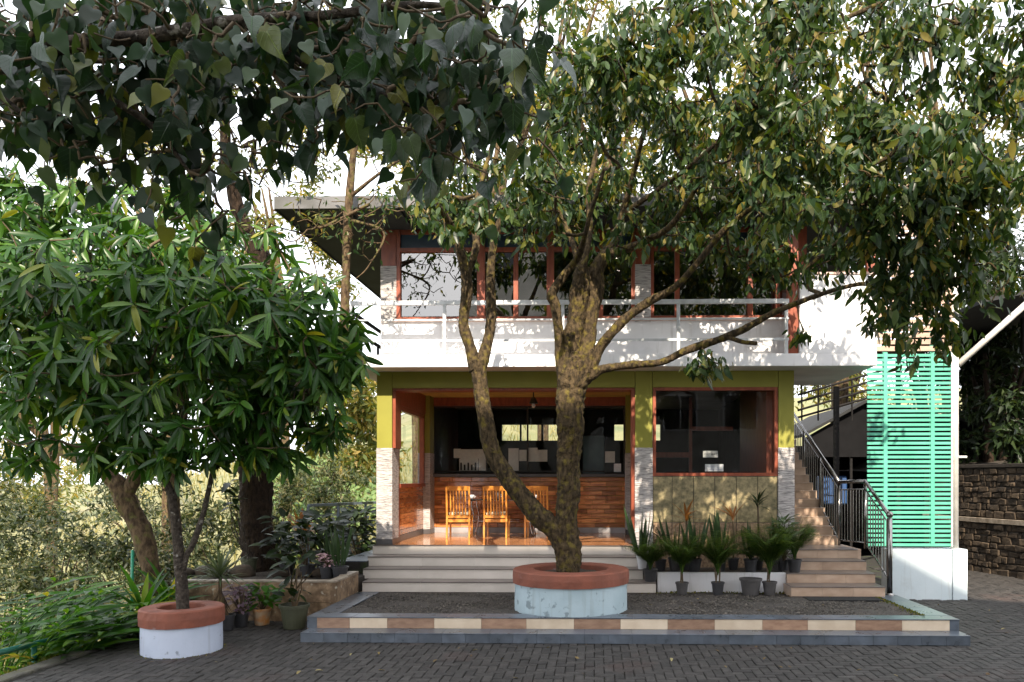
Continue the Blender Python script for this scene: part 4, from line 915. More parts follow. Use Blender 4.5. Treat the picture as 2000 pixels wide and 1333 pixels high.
L_((1140,740,Yt,36),(1175,722,Yt-.05,18),(1230,713,Yt-.1,16),(1290,708,Yt-.2,15),(1340,685,Yt-.3,15),(1400,665,Yt-.3,16),(1450,645,Yt-.4,15),(1500,617,Yt-.4,14),(1550,595,Yt-.5,12),(1620,570,Yt-.5,10),(1690,555,Yt-.6,8),(1740,575,Yt-.6,6))
L_((1420,658,Yt-.35,10),(1450,668,Yt-.45,9),(1478,671,Yt-.55,8))
L_((1690,555,Yt-.6,7),(1740,500,Yt-.9,6),(1800,430,Yt-1.4,6),(1880,330,Yt-2,5))
L_((1215,420,Yt+.6,12),(1300,360,Yt+.2,10),(1400,280,Yt-.5,9),(1500,160,Yt-1.3,7),(1560,40,Yt-1.9,6))
tk.build('trunk', m_bark, mt, smooth=True)
crown = [(1500,120,8.9,320,170,.8,200),(1660,310,8.8,260,170,.6,165),(1640,310,11.7,230,130,.3,56),(1340,230,9.2,210,180,.6,56),(1340,260,11.4,200,160,.4,60),(1300,230,11.5,200,150,.4,40),(1790,420,8.9,150,120,.5,125),(1130,330,11.6,130,120,.4,52),(1130,300,9.5,130,110,.5,14),(1010,380,9.8,120,70,.5,36),(1180,150,11.6,170,140,.5,70),(1230,130,9.3,140,130,.5,24),(1060,230,11.6,90,100,.4,30),
         (1800,560,9.2,95,80,.4,46),(1890,270,8.8,180,210,.5,120),(1450,400,11.2,180,65,.4,60),(1250,70,9.2,190,90,.6,50),(1390,712,10.4,45,18,.2,7),(1560,520,11.2,70,45,.3,16),(1650,480,11.0,110,50,.4,28),(1940,90,8.9,110,110,.4,44),(1760,120,8.8,130,110,.5,50),
         (1230,450,10.6,50,45,.3,9),(1380,470,11.0,70,45,.4,16),(1490,490,11.1,60,60,.4,14),(1030,440,10.2,80,45,.4,14),(860,420,10.2,80,40,.4,14),(1700,620,10.3,25,20,.2,4),(1560,640,10.3,20,18,.1,2),(1920,480,9.1,90,100,.5,50),(1950,330,9,70,100,.4,24),(1860,640,9.6,40,40,.3,9),(1420,20,9,250,60,.5,50),(900,400,11.9,120,45,.2,44),(1130,415,11.9,140,45,.2,50),(1400,425,11.9,160,50,.2,56),(1010,300,11.9,120,70,.3,36),(1290,330,11.8,140,80,.3,40),(1500,40,11.6,300,90,.5,60),(1800,60,11.6,200,90,.5,50),(1560,330,11.7,120,100,.3,30)]
C = blob_points(crown, 8, .27); br_ = MB(); grow(skel[::3], C, br_, k=.0040, sag=-.05)
bo = obj('branchlets', br_.mesh(fixn=False), m_bark, mt, True); bo['kind'] = 'stuff'
P, D, U, S = cluster_leaves(C, 15, .138, hang=.75, spread=.25, sv=.45)
leaves(mt, P, D, U, S, T_LANCE, LM_maino, LM_main, 300)

# --- heart-leaved tree overhanging from the left, trunk outside the picture
ht = empty('heart_leaved_tree', (-6.9, 4.2, -.1), 'tree with big drooping heart shaped leaves overhanging the yard', 'tree')
tk = MB(); hs = []
def path(pts, rad, n=10):
    q, r_ = smooth_path(pts, rad, 5); tk.tube(q, r_, n=n, wob=.1); hs.extend(q)
path([(-6.9,4.2,-.4),(-6.8,4.25,1.5),(-6.6,4.4,3.2),(-6.2,4.6,4.6),(-5.6,4.8,5.6),(-5.0,5,6.6)], [.2,.17,.15,.13,.1,.06])
path([(-6.4,4.5,3.9), tuple(at(-60,140,5.3)), tuple(at(120,90,5.2)), tuple(at(300,70,5.2)), tuple(at(470,40,5.2)), tuple(at(640,30,5.1)), tuple(at(800,10,5.0)), tuple(at(960,20,4.9))], [.09,.07,.055,.045,.038,.03,.022,.012])
path([tuple(at(120,90,5.2)), tuple(at(200,180,5.3)), tuple(at(300,250,5.5)), tuple(at(380,350,5.7))], [.035,.028,.02,.01])
path([tuple(at(470,40,5.2)), tuple(at(600,130,5.3)), tuple(at(760,190,5.1)), tuple(at(900,240,5.0))], [.03,.024,.018,.009])
path([tuple(at(-60,140,5.3)), tuple(at(40,220,5.4)), tuple(at(120,270,5.5))], [.03,.02,.01])
tk.build('trunk', m_barkgrey, ht, smooth=True)
hb = [(120,110,5.2,170,120,.5,112),(60,230,5.4,110,90,.4,56),(330,110,5.2,170,130,.5,114),(230,240,5.5,150,90,.4,67),(520,120,5.2,150,130,.5,86),(640,150,5.2,120,140,.4,61),(860,100,4.95,180,120,.5,114),(880,250,4.9,140,90,.4,81),(770,240,5.1,110,110,.4,50),(930,170,4.9,120,130,.4,61),
      (400,330,5.7,110,60,.3,36),(350,410,5.9,80,45,.3,25),(130,320,5.6,120,50,.3,30),(1010,80,4.9,60,90,.3,30),(700,40,5.2,300,60,.5,70),(300,-60,5.3,500,80,.6,70),(830,-70,5,300,60,.5,33),(420,440,5.9,40,30,.2,8),(560,270,5.4,70,50,.3,16),(30,60,5.2,80,90,.4,36),(150,140,6.0,240,150,.4,125),(450,130,6.1,240,150,.4,125),(800,140,5.8,240,150,.4,112),(250,30,5.8,320,60,.4,70),(650,60,5.7,260,70,.4,56)]
P, D, U, S = [], [], [], []; hp = []
for p in blob_points(hb, 9, .22):
    hp.append(p); d = rvec(1)[0]*.6; d[2] -= .9; d[1] -= .15
    u = rvec(1)[0]*.8; u[1] -= .6; u[2] += .45
    P.append(tuple(p)); D.append(d); U.append(u); S.append(random.choice((random.uniform(.10,.16),random.uniform(.13,.205))))
for p in blob_points([(150,150,5.9,230,150,.3,110),(430,150,6.0,230,150,.3,120),(700,130,5.8,180,150,.3,90),(880,170,5.6,170,150,.3,80),(300,30,5.7,330,60,.3,60)]):
    d = rvec(1)[0]*.5; d[2] -= .9; u = rvec(1)[0]*.7; u[1] -= .7; u[2] += .4; P.append(tuple(p)); D.append(d); U.append(u); S.append(random.uniform(.13,.2))
P, D, U, S = map(np.array, (P, D, U, S))
bm_ = MB(); grow(hs[::2], [Vector(p)+Vector((0,.03,.06)) for p in P], bm_, tip=.003, k=.0026, maxr=.02); o = obj('twigs', bm_.mesh(fixn=False), m_twig, ht, True); o['kind'] = 'stuff'
leaves(ht, P, D, U, S, HEARTS, LM_heart, LM_heartm, 300)

# --- compound-leaved trees on the left
def ash_tree(name, label, base, limbs, blobs, bark, n_obj, size=.26, nper=8, group=None):
    t = empty(name, base, label, 'tree', group); tk = MB(); sk = []
    for l in limbs: sk.extend(limb(tk, l))
    tk.build('trunk', bark, t, smooth=True)
    C = blob_points(blobs); b_ = MB(); grow(sk[::2], C, b_, k=.0035, maxr=.03); o = obj('branchlets', b_.mesh(fixn=False), m_twig, t, True); o['kind'] = 'stuff'
    P, D, U, S = [], [], [], []
    for c_ in C:
        ax = rvec(1)[0]; ax[2] = abs(ax[2])*.3+.25; ax[1] -= .45; ax /= np.linalg.norm(ax); n = int(nper*random.uniform(.75,1.25)); e1 = np.cross(ax, [0,0,1.]); e1 /= np.linalg.norm(e1)+1e-6; e2 = np.cross(ax, e1); a0 = random.random()*6.28
        s_ = size*random.uniform(.75,1.2)
        for i in range(n):
            a = a0+6.283*i/n+random.uniform(-.2,.2); d = (e1*math.cos(a)+e2*math.sin(a))*1.0 + ax*random.uniform(-.1,.6); d[2] -= random.uniform(.35,1.0)
            u = ax*1.0 + rvec(1)[0]*.25; u[2] += .3
            P.append(np.array(c_)+rvec(1)[0]*.02); D.append(d); U.append(u); S.append(s_*random.uniform(.75,1.1))
    leaves(t, P, D, U, S, T_ASH, LM_ash, LM_ashm, n_obj); return t
ash_tree('young_tree', 'young grey stemmed tree with glossy compound leaves in the small lilac planter', (LX, LY, .45),
    [[(357,1215,LY,26),(355,1150,LY,24),(350,1085,LY,23),(342,1020,LY,20),(335,970,LY,17),(318,930,LY,14),(290,880,LY,12),(250,800,LY,10),(210,700,LY,8),(180,600,LY,6)],
     [(356,1120,LY,14),(365,1085,LY,13),(378,1060,LY,12),(395,1010,LY,11),(405,970,LY,10),(415,920,LY,9),(430,840,LY,8),(470,720,LY,7),(500,620,LY,5)],
     [(338,985,LY,13),(348,940,LY+.05,11),(360,880,LY+.1,9),(350,780,LY+.1,8),(340,650,LY,7),(320,520,LY,5)], [(415,920,LY,7),(480,870,LY-.1,6),(560,800,LY-.2,5),(620,740,LY-.2,4)]],
    [(190,520,9.2,200,90,.8,66),(330,560,9.0,190,110,.7,60),(480,640,9.1,170,110,.8,66),(600,720,9.1,100,80,.5,34),(240,680,9.0,210,100,.7,60),(100,760,9.2,120,80,.6,34),(420,800,9.1,190,90,.6,58),(560,790,9.2,110,70,.5,30),(675,690,9.2,55,45,.3,14),(330,880,9.2,130,40,.4,20),(470,890,9.2,100,30,.4,12),(620,830,9.3,50,40,.3,10),(60,880,9.2,70,45,.4,10),(200,860,9.3,120,50,.4,20),(560,560,9.3,80,50,.4,14),(40,640,9.2,80,90,.5,22),(280,560,10.3,280,120,.4,70),(300,720,10.3,300,120,.4,90),(560,700,10.2,120,110,.4,34),(650,630,9.4,60,50,.3,7),(700,640,9.5,30,25,.2,3),(420,470,9.4,150,40,.4,14),(10,480,9.4,70,60,.4,12),(560,890,9.4,60,30,.3,6)], m_barkgrey, 300, size=.315, nper=8)
ash_tree('leaning_tree', 'pale barked tree leaning over the valley edge behind the small planter', tuple(at(300,1150,11.3)),
    [[(312,1190,11.3,34),(300,1130,11.3,38),(283,1060,11.4,40),(262,1010,11.5,38),(242,970,11.5,42),(225,940,11.5,36),(185,910,11.6,26),(130,885,11.7,22),(80,850,11.8,17),(20,790,11.9,12)],
     [(240,975,11.5,30),(265,925,11.5,26),(270,860,11.6,22),(250,760,11.7,18),(230,600,11.7,14),(215,470,11.7,10),(210,380,11.7,6)], [(345,1040,11.9,26),(338,970,11.9,24),(345,900,11.9,20),(360,800,11.9,16),(380,650,12,12),(390,500,12,8)]],
    [(90,420,11.4,150,100,.9,80),(260,420,11.5,180,90,.9,64),(60,580,11.5,140,140,.9,80),(400,490,11.6,120,90,.7,44),(520,600,11.8,110,100,.6,44),(240,600,11.8,270,160,.6,120),(30,760,11.6,100,80,.7,24),(350,760,12,260,130,.5,100),(20,360,11.4,70,60,.6,14),(560,740,12,110,90,.5,34)], m_barkpale, 300, size=.30)

# --- tall dark trunk behind the planting bed
def small_tree(name, label, base, limbs, blobs, bark, lm, nper=9, size=.12, hang=.5, spread=.22, group=None, tmpl=T_LO, k=.0035):
    t = empty(name, base, label, 'tree', group); tk = MB(); sk = []
    for l in limbs: sk.extend(limb(tk, l))
    tk.build('trunk', bark, t, smooth=True)
    C = blob_points(blobs); b_ = MB(); grow(sk[::2], C, b_, k=k, maxr=.035); o = obj('branchlets', b_.mesh(fixn=False), bark, t, True); o['kind'] = 'stuff'
    P, D, U, S = cluster_leaves(C, nper, size, hang=hang, spread=spread); leaves(t, P, D, U, S, tmpl, lm, lm, 0); return t
small_tree('stout_tree', 'stout dark trunked tree growing from the tiled planting bed', tuple(at(510,1112,13.3)),
    [[(512,1135,13.3,96),(510,1100,13.3,76),(505,1050,13.3,66),(500,1000,13.3,64),(497,950,13.3,64),(500,900,13.3,66),(515,820,13.3,54),(530,740,13.3,46),(543,660,13.3,42),(540,600,13.3,40),(522,530,13.3,38),(495,480,13.3,34),(472,430,13.3,30),(455,370,13.2,27),(443,310,13.0,24),(440,220,12.8,18),(450,100,12.6,12)],
     [(535,560,13.3,22),(510,525,13.2,22),(470,520,13.1,20),(420,505,13.1,16),(330,460,13,13),(200,405,12.9,10)], [(496,930,13.3,40),(470,860,13.3,26),(440,760,13.3,18),(420,640,13.3,12)]],
    [(470,120,12.5,210,130,1.2,120),(600,260,12.7,130,100,.9,70),(560,340,12.9,110,60,.7,36),(330,260,12.6,170,110,1,70),(640,80,12.6,130,110,1,70),(150,280,12.4,170,100,1,60),(520,430,12.9,40,40,.4,6),(600,430,12.6,60,50,.4,9)], m_barkdark, LM_back, nper=9, size=.13)
small_tree('slim_tree', 'slim sunlit trunk with bare twigs in front of the roof corner', tuple(at(520,1110,13.7)),
    [[(515,1110,13.9,30),(515,950,13.9,28),(530,850,13.8,26),(580,790,13.4,24),(635,740,12.8,22),(664,690,12.4,21),(671,640,12.3,20),(675,560,12.3,18),(678,470,12.3,18),(682,390,12.2,17),(690,300,12.1,15),(700,200,12.0,14),(690,90,12,11),(700,-20,12,8)],
     [(682,420,12.2,9),(720,400,12.1,6),(640,440,12.1,6),(615,445,12,4)], [(690,300,12.1,10),(640,240,12,7),(600,190,12,5)], [(684,385,12.2,9),(740,340,12,6),(800,300,11.9,5)], [(682,430,12.2,7),(750,455,12,5),(720,520,12,3),(695,545,12,2)]],
    [(640,420,12.0,90,50,.5,26),(760,410,11.9,90,50,.6,34),(600,170,12,110,110,.8,36),(740,200,12,120,140,.8,44),(560,480,12.2,60,70,.4,8),(720,470,12,40,60,.3,10)], m_barkpale, LM_main, nper=4, size=.115, k=.0028)

# --- trees behind the building, sunlit
def back_tree(px, Y, top, bot, w, n, label, lm=LM_back, size=.34, grp='sunlit trees behind the restaurant', z0=None, nper=11, trunk=m_barkpale, name='background_tree'):
    b = at(px, bot, Y); z0 = float(terrain_z(np.array(b.x), np.array(Y))) if z0 is None else z0; t = empty(name, (b.x, Y, z0), label, 'tree', grp); tk = MB(); sk = []
    zt_ = Z(top, Y); zm = Z(bot, Y); wr = w*Y/F
    for s in range(4):
        a = random.uniform(0, 6.28); q = [(b.x+random.uniform(-.1,.1), Y, z0-.2), (b.x+.3*math.cos(a), Y+.3*math.sin(a), zm), (b.x+.35*wr*math.cos(a), Y+.5*math.sin(a), (zm+zt_)/2), (b.x+.6*wr*math.cos(a), Y+.8*math.sin(a), zm+(zt_-zm)*.85)]
        p_, r_ = smooth_path(q, [.2,.14,.09,.04], 4); tk.tube(p_, r_, 7, wob=.1); sk += p_
    tk.build('trunk', trunk, t, smooth=True)
    C = []
    nb = max(4, n//22)
    for _ in range(nb):
        u = rvec(1)[0]*RNG.random()**.4; c_ = np.array([b.x+u[0]*wr, Y+u[1]*wr*.6, (zt_+zm)/2+u[2]*(zt_-zm)/2])
        for _ in range(n//nb): C.append(Vector(c_ + rvec(1)[0]*RNG.random()**.5*wr*.38))
    b_ = MB(); grow(sk[::2], C, b_, k=.006, tip=.006); o = obj('branchlets', b_.mesh(fixn=False), trunk, t, True); o['kind'] = 'stuff'
    P, D, U, S = cluster_leaves(C, nper, size, hang=.4, spread=size*1.7); leaves(t, P, D, U, S, T_LO, lm, lm, 0); return t
for k, (px, Y, top, bot, w, n) in enumerate(((1180,24,60,420,190,260),(1420,25,100,430,210,280),(1640,26,40,450,210,260),(960,27,160,430,170,190),(1850,27,40,470,190,200),(1060,31,-60,330,190,200),(560,34,330,620,120,150),(330,30,300,620,170,170),(820,28,110,400,140,170),(1960,29,120,470,150,210),(100,34,420,800,160,150))):
    back_tree(px, Y, top, bot, w, n, ['yellow green tree rising over the roof behind the forked trunk','broad yellow green tree above the middle of the roof','tall pale tree over the staircase end of the roof','small yellow tree above the veranda end of the roof','yellow green tree above the side canopy','thin tall pale tree far behind the roof','pale hazy tree beyond the stout trunk','pale tree filling the gap behind the young tree','yellow leafed tree over the roof corner','tall yellow green tree over the sheet canopy','pale tree standing alone down in the valley'][k])
for k, (px, Y, top, bot, w, n, l) in enumerate(((1640,31,640,860,120,110,'bright green bush seen above the dark shed roof'),(1930,23,560,800,140,170,'dark leafy tree behind the stone retaining wall'),(1985,20,640,950,90,120,'dark drooping shrub above the stone wall coping'),(1900,29,450,700,150,120,'deep green tree beyond the sheet canopy'),(1820,30,620,900,120,90,'shaded tree seen past the slatted screen edge'))):
    back_tree(px, Y, top, bot, w, n, l, LM_back if k == 0 else LM_darkbg, size=.3, grp='trees behind the side yard', trunk=m_barkdark, name='leafy_tree')
for k, (px, Y, top, bot, w, n, l) in enumerate(((1945,19.5,700,905,75,150,'dense dark shrub growing on the bank over the stone wall'),(1990,22,560,800,110,190,'tall dark tree on the bank behind the wall shrubs'),(1890,24,600,880,90,170,'shadowy tree between the slatted screen and the wall'),(1990,17.5,780,920,50,90,'drooping dark shrub hanging over the wall coping'),(1960,26,470,640,130,150,'dark tree rising above the sheet canopy'))):
    back_tree(px, Y, top, bot, w, n, l, LM_darkbg, size=.26, grp='trees behind the side yard', trunk=m_barkdark, name='leafy_tree', z0=2.3)

# ================================================================== THE VALLEY ON THE LEFT
def bush(px, Y, top, w, n, label, lm=LM_bush, size=.16, name='hillside_bush', grp='bushes on the valley slope', T=T_LO, nper=13, zz=None):
    x = X(px, Y); z0 = float(terrain_z(np.array(x), np.array(Y))) if zz is None else zz; zt_ = Z(top, Y, px); wr = w*Y/F; t = empty(name, (x, Y, z0), label, 'bush', grp); tk = MB(); sk = []
    for s in range(5):
        a = random.uniform(0, 6.28); p_, r_ = smooth_path([(x,Y,z0-.1),(x+.2*wr*math.cos(a),Y+.2*wr*math.sin(a),z0+(zt_-z0)*.4),(x+.55*wr*math.cos(a),Y+.5*wr*math.sin(a),z0+(zt_-z0)*.6)], [.04,.025,.008], 4); tk.tube(p_, r_, 6); sk += p_
    tk.build('stem', m_barkdark, t, smooth=True); C = []
    nb = max(5, n//14)
    for _ in range(nb):
        u = rvec(1)[0]*RNG.random()**.33; c_ = np.array([x+u[0]*wr, Y+u[1]*wr*.7, z0+(zt_-z0)*(.52+.46*u[2])])
        for _ in range(n//nb): C.append(Vector(c_+rvec(1)[0]*RNG.random()**.5*wr*.34))
    P, D, U, S = cluster_leaves(C, nper, size, hang=.15, spread=size*2.0, normal_up=.6); leaves(t, P, D, U, S, T, lm, lm, 0)
LB = ['big grey green bush below the leaning tree','pale flowering bush on the slope beyond the ginger plants','tangled dark bush at the valley edge','round olive bush further down the slope','tall grey green shrub beside the pale leaning trunk','low bush between the two trunks','dry pale shrub behind the terrace railing','yellowish bush beneath the walkway','bright bush at the foot of the tea field','leafy shrub high on the slope','small tree at the top of the tea field','bushy tree on the skyline above the tea field','wide dark bush in the valley bottom','distant hazy tree clump over the valley','distant grey tree on the far valley side','pale bush left of the stout trunk']
for k, a in enumerate(((40,15,930,130,150),(170,17,905,120,150),(250,14.5,985,90,110),(110,20,890,130,130),(60,24,870,120,90),(370,17,1010,80,80),(600,19,930,60,70),(690,17,1010,60,60),(560,27,870,70,90),(640,34,850,60,70),(690,44,735,70,90),(640,60,700,90,90),(300,30,900,150,110),(60,60,850,140,110),(220,80,820,120,90),(430,23,930,80,100))):
    bush(a[0], a[1], a[2], a[3]*1.15, int(a[4]*2.2), LB[k], lm=LM_shrub if k in (0,2,3,4,5,12) else LM_bush if a[1] < 40 else LM_back, size=.14 if a[1] < 22 else .24 if a[1] < 40 else .55)
for k in range(13):                                                   # tea rows across the slope
    Y = 29+k*2.3; xl, xr = X(520, Y), X(760, Y); t = empty('tea_row', ((xl+xr)/2, Y, float(terrain_z(np.array((xl+xr)/2), np.array(Y)))), 'clipped tea hedge row running across the sunny slope', 'hedge', 'tea rows on the slope')
    n = 260; xx = RNG.uniform(xl, xr, n); yy = Y+RNG.normal(size=n)*.28+.5*np.sin(xx*.5); P = np.stack([xx, yy, terrain_z(xx, yy)+.15+.5*RNG.random(n)], 1)
    leaves(t, P, rvec(n)+[0,0,.3], rvec(n)*.5+[0,-.4,.8], RNG.uniform(.25,.45,n), T_BROAD, LM_tea, LM_tea, 0)
n = 9000; xx = RNG.uniform(-34, -2, n); yy = 17+RNG.random(n)**1.5*45; P = np.stack([xx, yy, terrain_z(xx, yy)-.05], 1)
g = obj('slope_grass', leafmesh('slope_grass', P, rvec(n)*.45+[0,0,1], rvec(n), RNG.uniform(.3,.9,n), T_BLADE), leafmat('dry_grass', [(0,(.10,.11,.04)),(.6,(.19,.175,.08)),(1,(.30,.26,.14))], rough=.8, trans=.3)); tag(g, 'dry pale grass covering the valley slope', 'grass', kind='stuff')

# --- ginger plants in the lower left corner
GL = ['ginger plant with broad arching leaves at the kerb','ginger clump leaning over the low green railing','ginger plant with yellowing leaves','tall ginger stems beside the leaning trunk','ginger plant deep in the clump by the kerb','ginger plant with long pale leaf blades','dense ginger clump beneath the valley bush','ginger plant growing against the small planter','spreading ginger plant at the paving edge','ginger plant at the far end of the kerb']
for k, (px, Y, top) in enumerate(((40,9.2,1120),(120,9.6,1130),(30,10.4,1095),(230,10.9,1110),(190,10.1,1150),(-30,9.6,1110),(110,11.0,1120),(235,10.4,1165),(160,9.3,1190),(255,11.6,1130))):
    x = min(X(px, Y), XK-.45); z0 = -.75; zt_ = Z(top, Y, px); t = empty('ginger_plant', (x, Y, z0), GL[k], 'plant', 'ginger plants along the kerb'); tk = MB(); P, D, U, S = [], [], [], []
    for s in range(8):
        a = random.uniform(-.9, .7); ln = (zt_-z0)*random.uniform(.75,1.05); fx, fy = math.cos(a)*.5, math.sin(a)*.45-.15
        q = [Vector((x+random.uniform(-.3,.3), Y+random.uniform(-.3,.3), z0))]; 
        for i in range(1, 7): tt = i/6; q.append(q[0]+Vector((fx*tt*tt*ln, fy*tt*tt*ln, ln*(tt-.18*tt*tt))))
        tk.tube(q, [.014,.013,.012,.010,.009,.007,.005], 5, cap=False)
        for i in range(8):
            tt = .3+.7*i/7; j = min(5, int(tt*6)); p = q[j].lerp(q[j+1], tt*6-j); ax = (q[j+1]-q[j]).normalized(); sd = ax.cross(Vector((0,0,1))).normalized()*(1 if i % 2 else -1)
            P.append(tuple(p)); D.append(tuple(ax*.55+sd*.8+Vector((.15,-.1,.15)))); U.append(tuple(Vector((0,-.2,1))+ax*.2)); S.append(random.uniform(.46,.72))
    tk.build('stems', LM_gingerm, t); leaves(t, P, D, U, S, T_LONG, LM_ginger, LM_gingerm, 30)
fr_ = empty('low_green_railing', at(60,1260,8.8), 'low dark green pipe railing half hidden by the ginger plants', 'railing')
a, b = Vector((XK-.55,7.2,.20)), Vector((XK-.28,11.2,.12))
MB().tube([a, b], .035, 10).build('rail', m_green_d := M('green_pipe', (.015,.13,.09), rough=.4), fr_, smooth=True)
for t in (.1,.42,.8): p = a.lerp(b, t); MB().tube([p, p-Vector((0,0,.9))], .03, 10).build('post', m_green_d, fr_, smooth=True)
gp = MB().tube([at(257,1250,10.9), at(258,1140,10.9), at(259,1075,10.9)], .022, 10); tag(gp.build('green_pipe', M('green_pole', (.02,.30,.17), rough=.4), None, smooth=True), 'upright bright green pole beside the leaning trunk', 'pole')

# ================================================================== PLANTING BEDS AND POTS
bed = empty('planting_bed', (-5, 11.3, 0), 'raised planting bed with weathered brown tile walls left of the steps', 'planting bed')
bxl, bxr = X(335, 11.3), XPL-.004; zbt = .60
box('core', m_mortar, bed, bxl, bxr-.012, 11.315, 12.94, -.3, .50)
x = bxl
while x < bxr-.05:
    l = min(.62, bxr-x)
    for z0, z1 in ((-.05,.27),(.274,zbt-.03)): box('wall_tile', m_bedtile, bed, x+.002, x+l-.002, 11.3, 11.314, z0, z1, .002)
    box('cap_tile', m_bedcap, bed, x+.002, x+l-.002, 11.285, 11.43, zbt-.028, zbt, .003); x += l
y = 11.316
while y < 12.35:
    l = min(.52, 12.36-y); box('wall_tile', m_bedtile, bed, bxr-.012, bxr+.002, y+.001, y+l-.001, ZP+.001, zbt-.03); box('cap_tile', m_bedcap, bed, bxr-.14, bxr+.006, max(y,11.432)+.001, y+l-.001, zbt-.028, zbt+.03*(y-11.3), .003); y += l
sb = MB(); 
for j in range(15):
    for i in range(25): sb.v.append((bxl-.1+(bxr-.13-bxl+.1)*i/24, 11.42+2.7*j/14, .52+random.uniform(-.02,.03)-.015*max(0,j-9)))
sb.f = [(j*25+i, j*25+i+1, (j+1)*25+i+1, (j+1)*25+i) for j in range(14) for i in range(24)]; sb.build('soil', m_soil, bed, smooth=True)
def rock(cx, cy, cz, r):
    bm = bmesh.new(); bmesh.ops.create_icosphere(bm, subdivisions=2, radius=r)
    for v in bm.verts: v.co = Vector((v.co.x*1.25, v.co.y, v.co.z*.75))*(1+random.uniform(-.09,.09))
    me = bpy.data.meshes.new('rock'); bm.to_mesh(me); bm.free(); o = obj('rock', me, m_rock, None, True); o.location = (cx, cy, cz); return o
for k, (px, py, r) in enumerate(((395,1102,.15),(430,1105,.13),(470,1112,.17),(545,1118,.12),(590,1118,.14),(360,1110,.12),(620,1125,.12))):
    q = at(px, py, 12.2); o = rock(q.x, 12.2+random.uniform(-.3,.3), .55+r*.3, r); tag(o, 'rough brown rock lying on the soil of the tiled planting bed', 'rock', 'rocks in the planting bed')
# right bed with the low white wall
rb = empty('window_bed', (2.5, 12.53, ZP), 'narrow planting bed with low white wall under the show window', 'planting bed')
rbl, rbr = X(1284, 12.53), X(1536, 12.53)
box('wall', m_white, rb, rbl, rbr, 12.53, 12.63, ZP-.05, .585, .008); box('soil', m_soil, rb, rbl, rbr+.2, 12.631, YF+.03, .2, .555)
mo = MB()
MG = leafmat('moss_grass', [(0,(.05,.07,.015)),(.6,(.10,.11,.02)),(1,(.20,.17,.04))], rough=.8)
def tufts(name, label, pts, h):
    n = len(pts); P = np.array(pts); o = obj(name, leafmesh(name, P, rvec(n)*.7+[0,0,.9], rvec(n), RNG.uniform(h*.5, h*1.3, n), T_BROAD), MG); tag(o, label, 'moss', kind='stuff')
tufts('moss_edge', 'moss and weeds along the foot of the white bed wall', [(random.uniform(rbl-.3, rbr+.6), 12.5-abs(random.gauss(0,.06)), ZP-.02) for _ in range(420)], .035)
tufts('moss_strip', 'moss and fallen bits along the right rim of the gravel', [(XIR-abs(random.gauss(0,.05)), random.uniform(YI, 12.3), ZP-.02) for _ in range(320)], .035)
tufts('moss_ring', 'moss round the foot of the small lilac planter', [(LX+(.46+abs(random.gauss(0,.03)))*math.cos(a), LY+(.46+abs(random.gauss(0,.03)))*math.sin(a), -.012) for a in RNG.uniform(0, 6.28, 300)], .022)
tufts('kerb_moss', 'moss growing along the outer side of the kerb', [(XK-.2-abs(random.gauss(0,.05)), random.uniform(7,12), -.02) for _ in range(400)], .05)

def pot(parent, cx, cy, z0, r, h, mat, soil=True):
    MB().lathe([(r*.02,0),(r*.68,0),(r*.72,.01),(r*.93,h*.86),(r*1.02,h*.87),(r*1.04,h),(r*.93,h),(r*.90,h*.85)], (cx,cy,z0), 24).build('pot', mat, parent, smooth=False)
    if soil: MB().lathe([(.001,h*.87),(r*.5,h*.88),(r*.91,h*.86)], (cx,cy,z0), 20).build('soil', m_soil, parent, smooth=True)
def blades(t, cx, cy, z0, n, h, w=.10, lean=.25, mat=LM_snake, T=None, name='leaf', r=.05):
    T = T or lance(w, .03, .02); P, D, U, S = [], [], [], []
    for i in range(n):
        a = random.uniform(0, 6.28); k = random.random(); P.append((cx+math.cos(a)*r*k, cy+math.sin(a)*r*k, z0)); D.append((math.cos(a)*lean*k, math.sin(a)*lean*k, 1)); U.append((math.cos(a+1), math.sin(a+1)-.6, .1)); S.append(h*random.uniform(.55,1.1))
    leafobjects(name, np.array(P), np.array(D, float), np.array(U, float), S, T, mat, t)
def rosette(t, cx, cy, z0, n, ln, mat, T, up=(.1,1.2), droop=.0, name='leaf'):
    P, D, U, S = [], [], [], []
    for i in range(n):
        a = random.uniform(0, 6.28); e = random.uniform(*up); P.append((cx, cy, z0+random.uniform(-.04,.06))); D.append((math.cos(a)*math.cos(e), math.sin(a)*math.cos(e), math.sin(e))); U.append((-math.cos(a)*.4, -math.sin(a)*.4, 1)); S.append(ln*random.uniform(.7,1.1))
    leafobjects(name, np.array(P), np.array(D), np.array(U, float), S, T, mat, t)
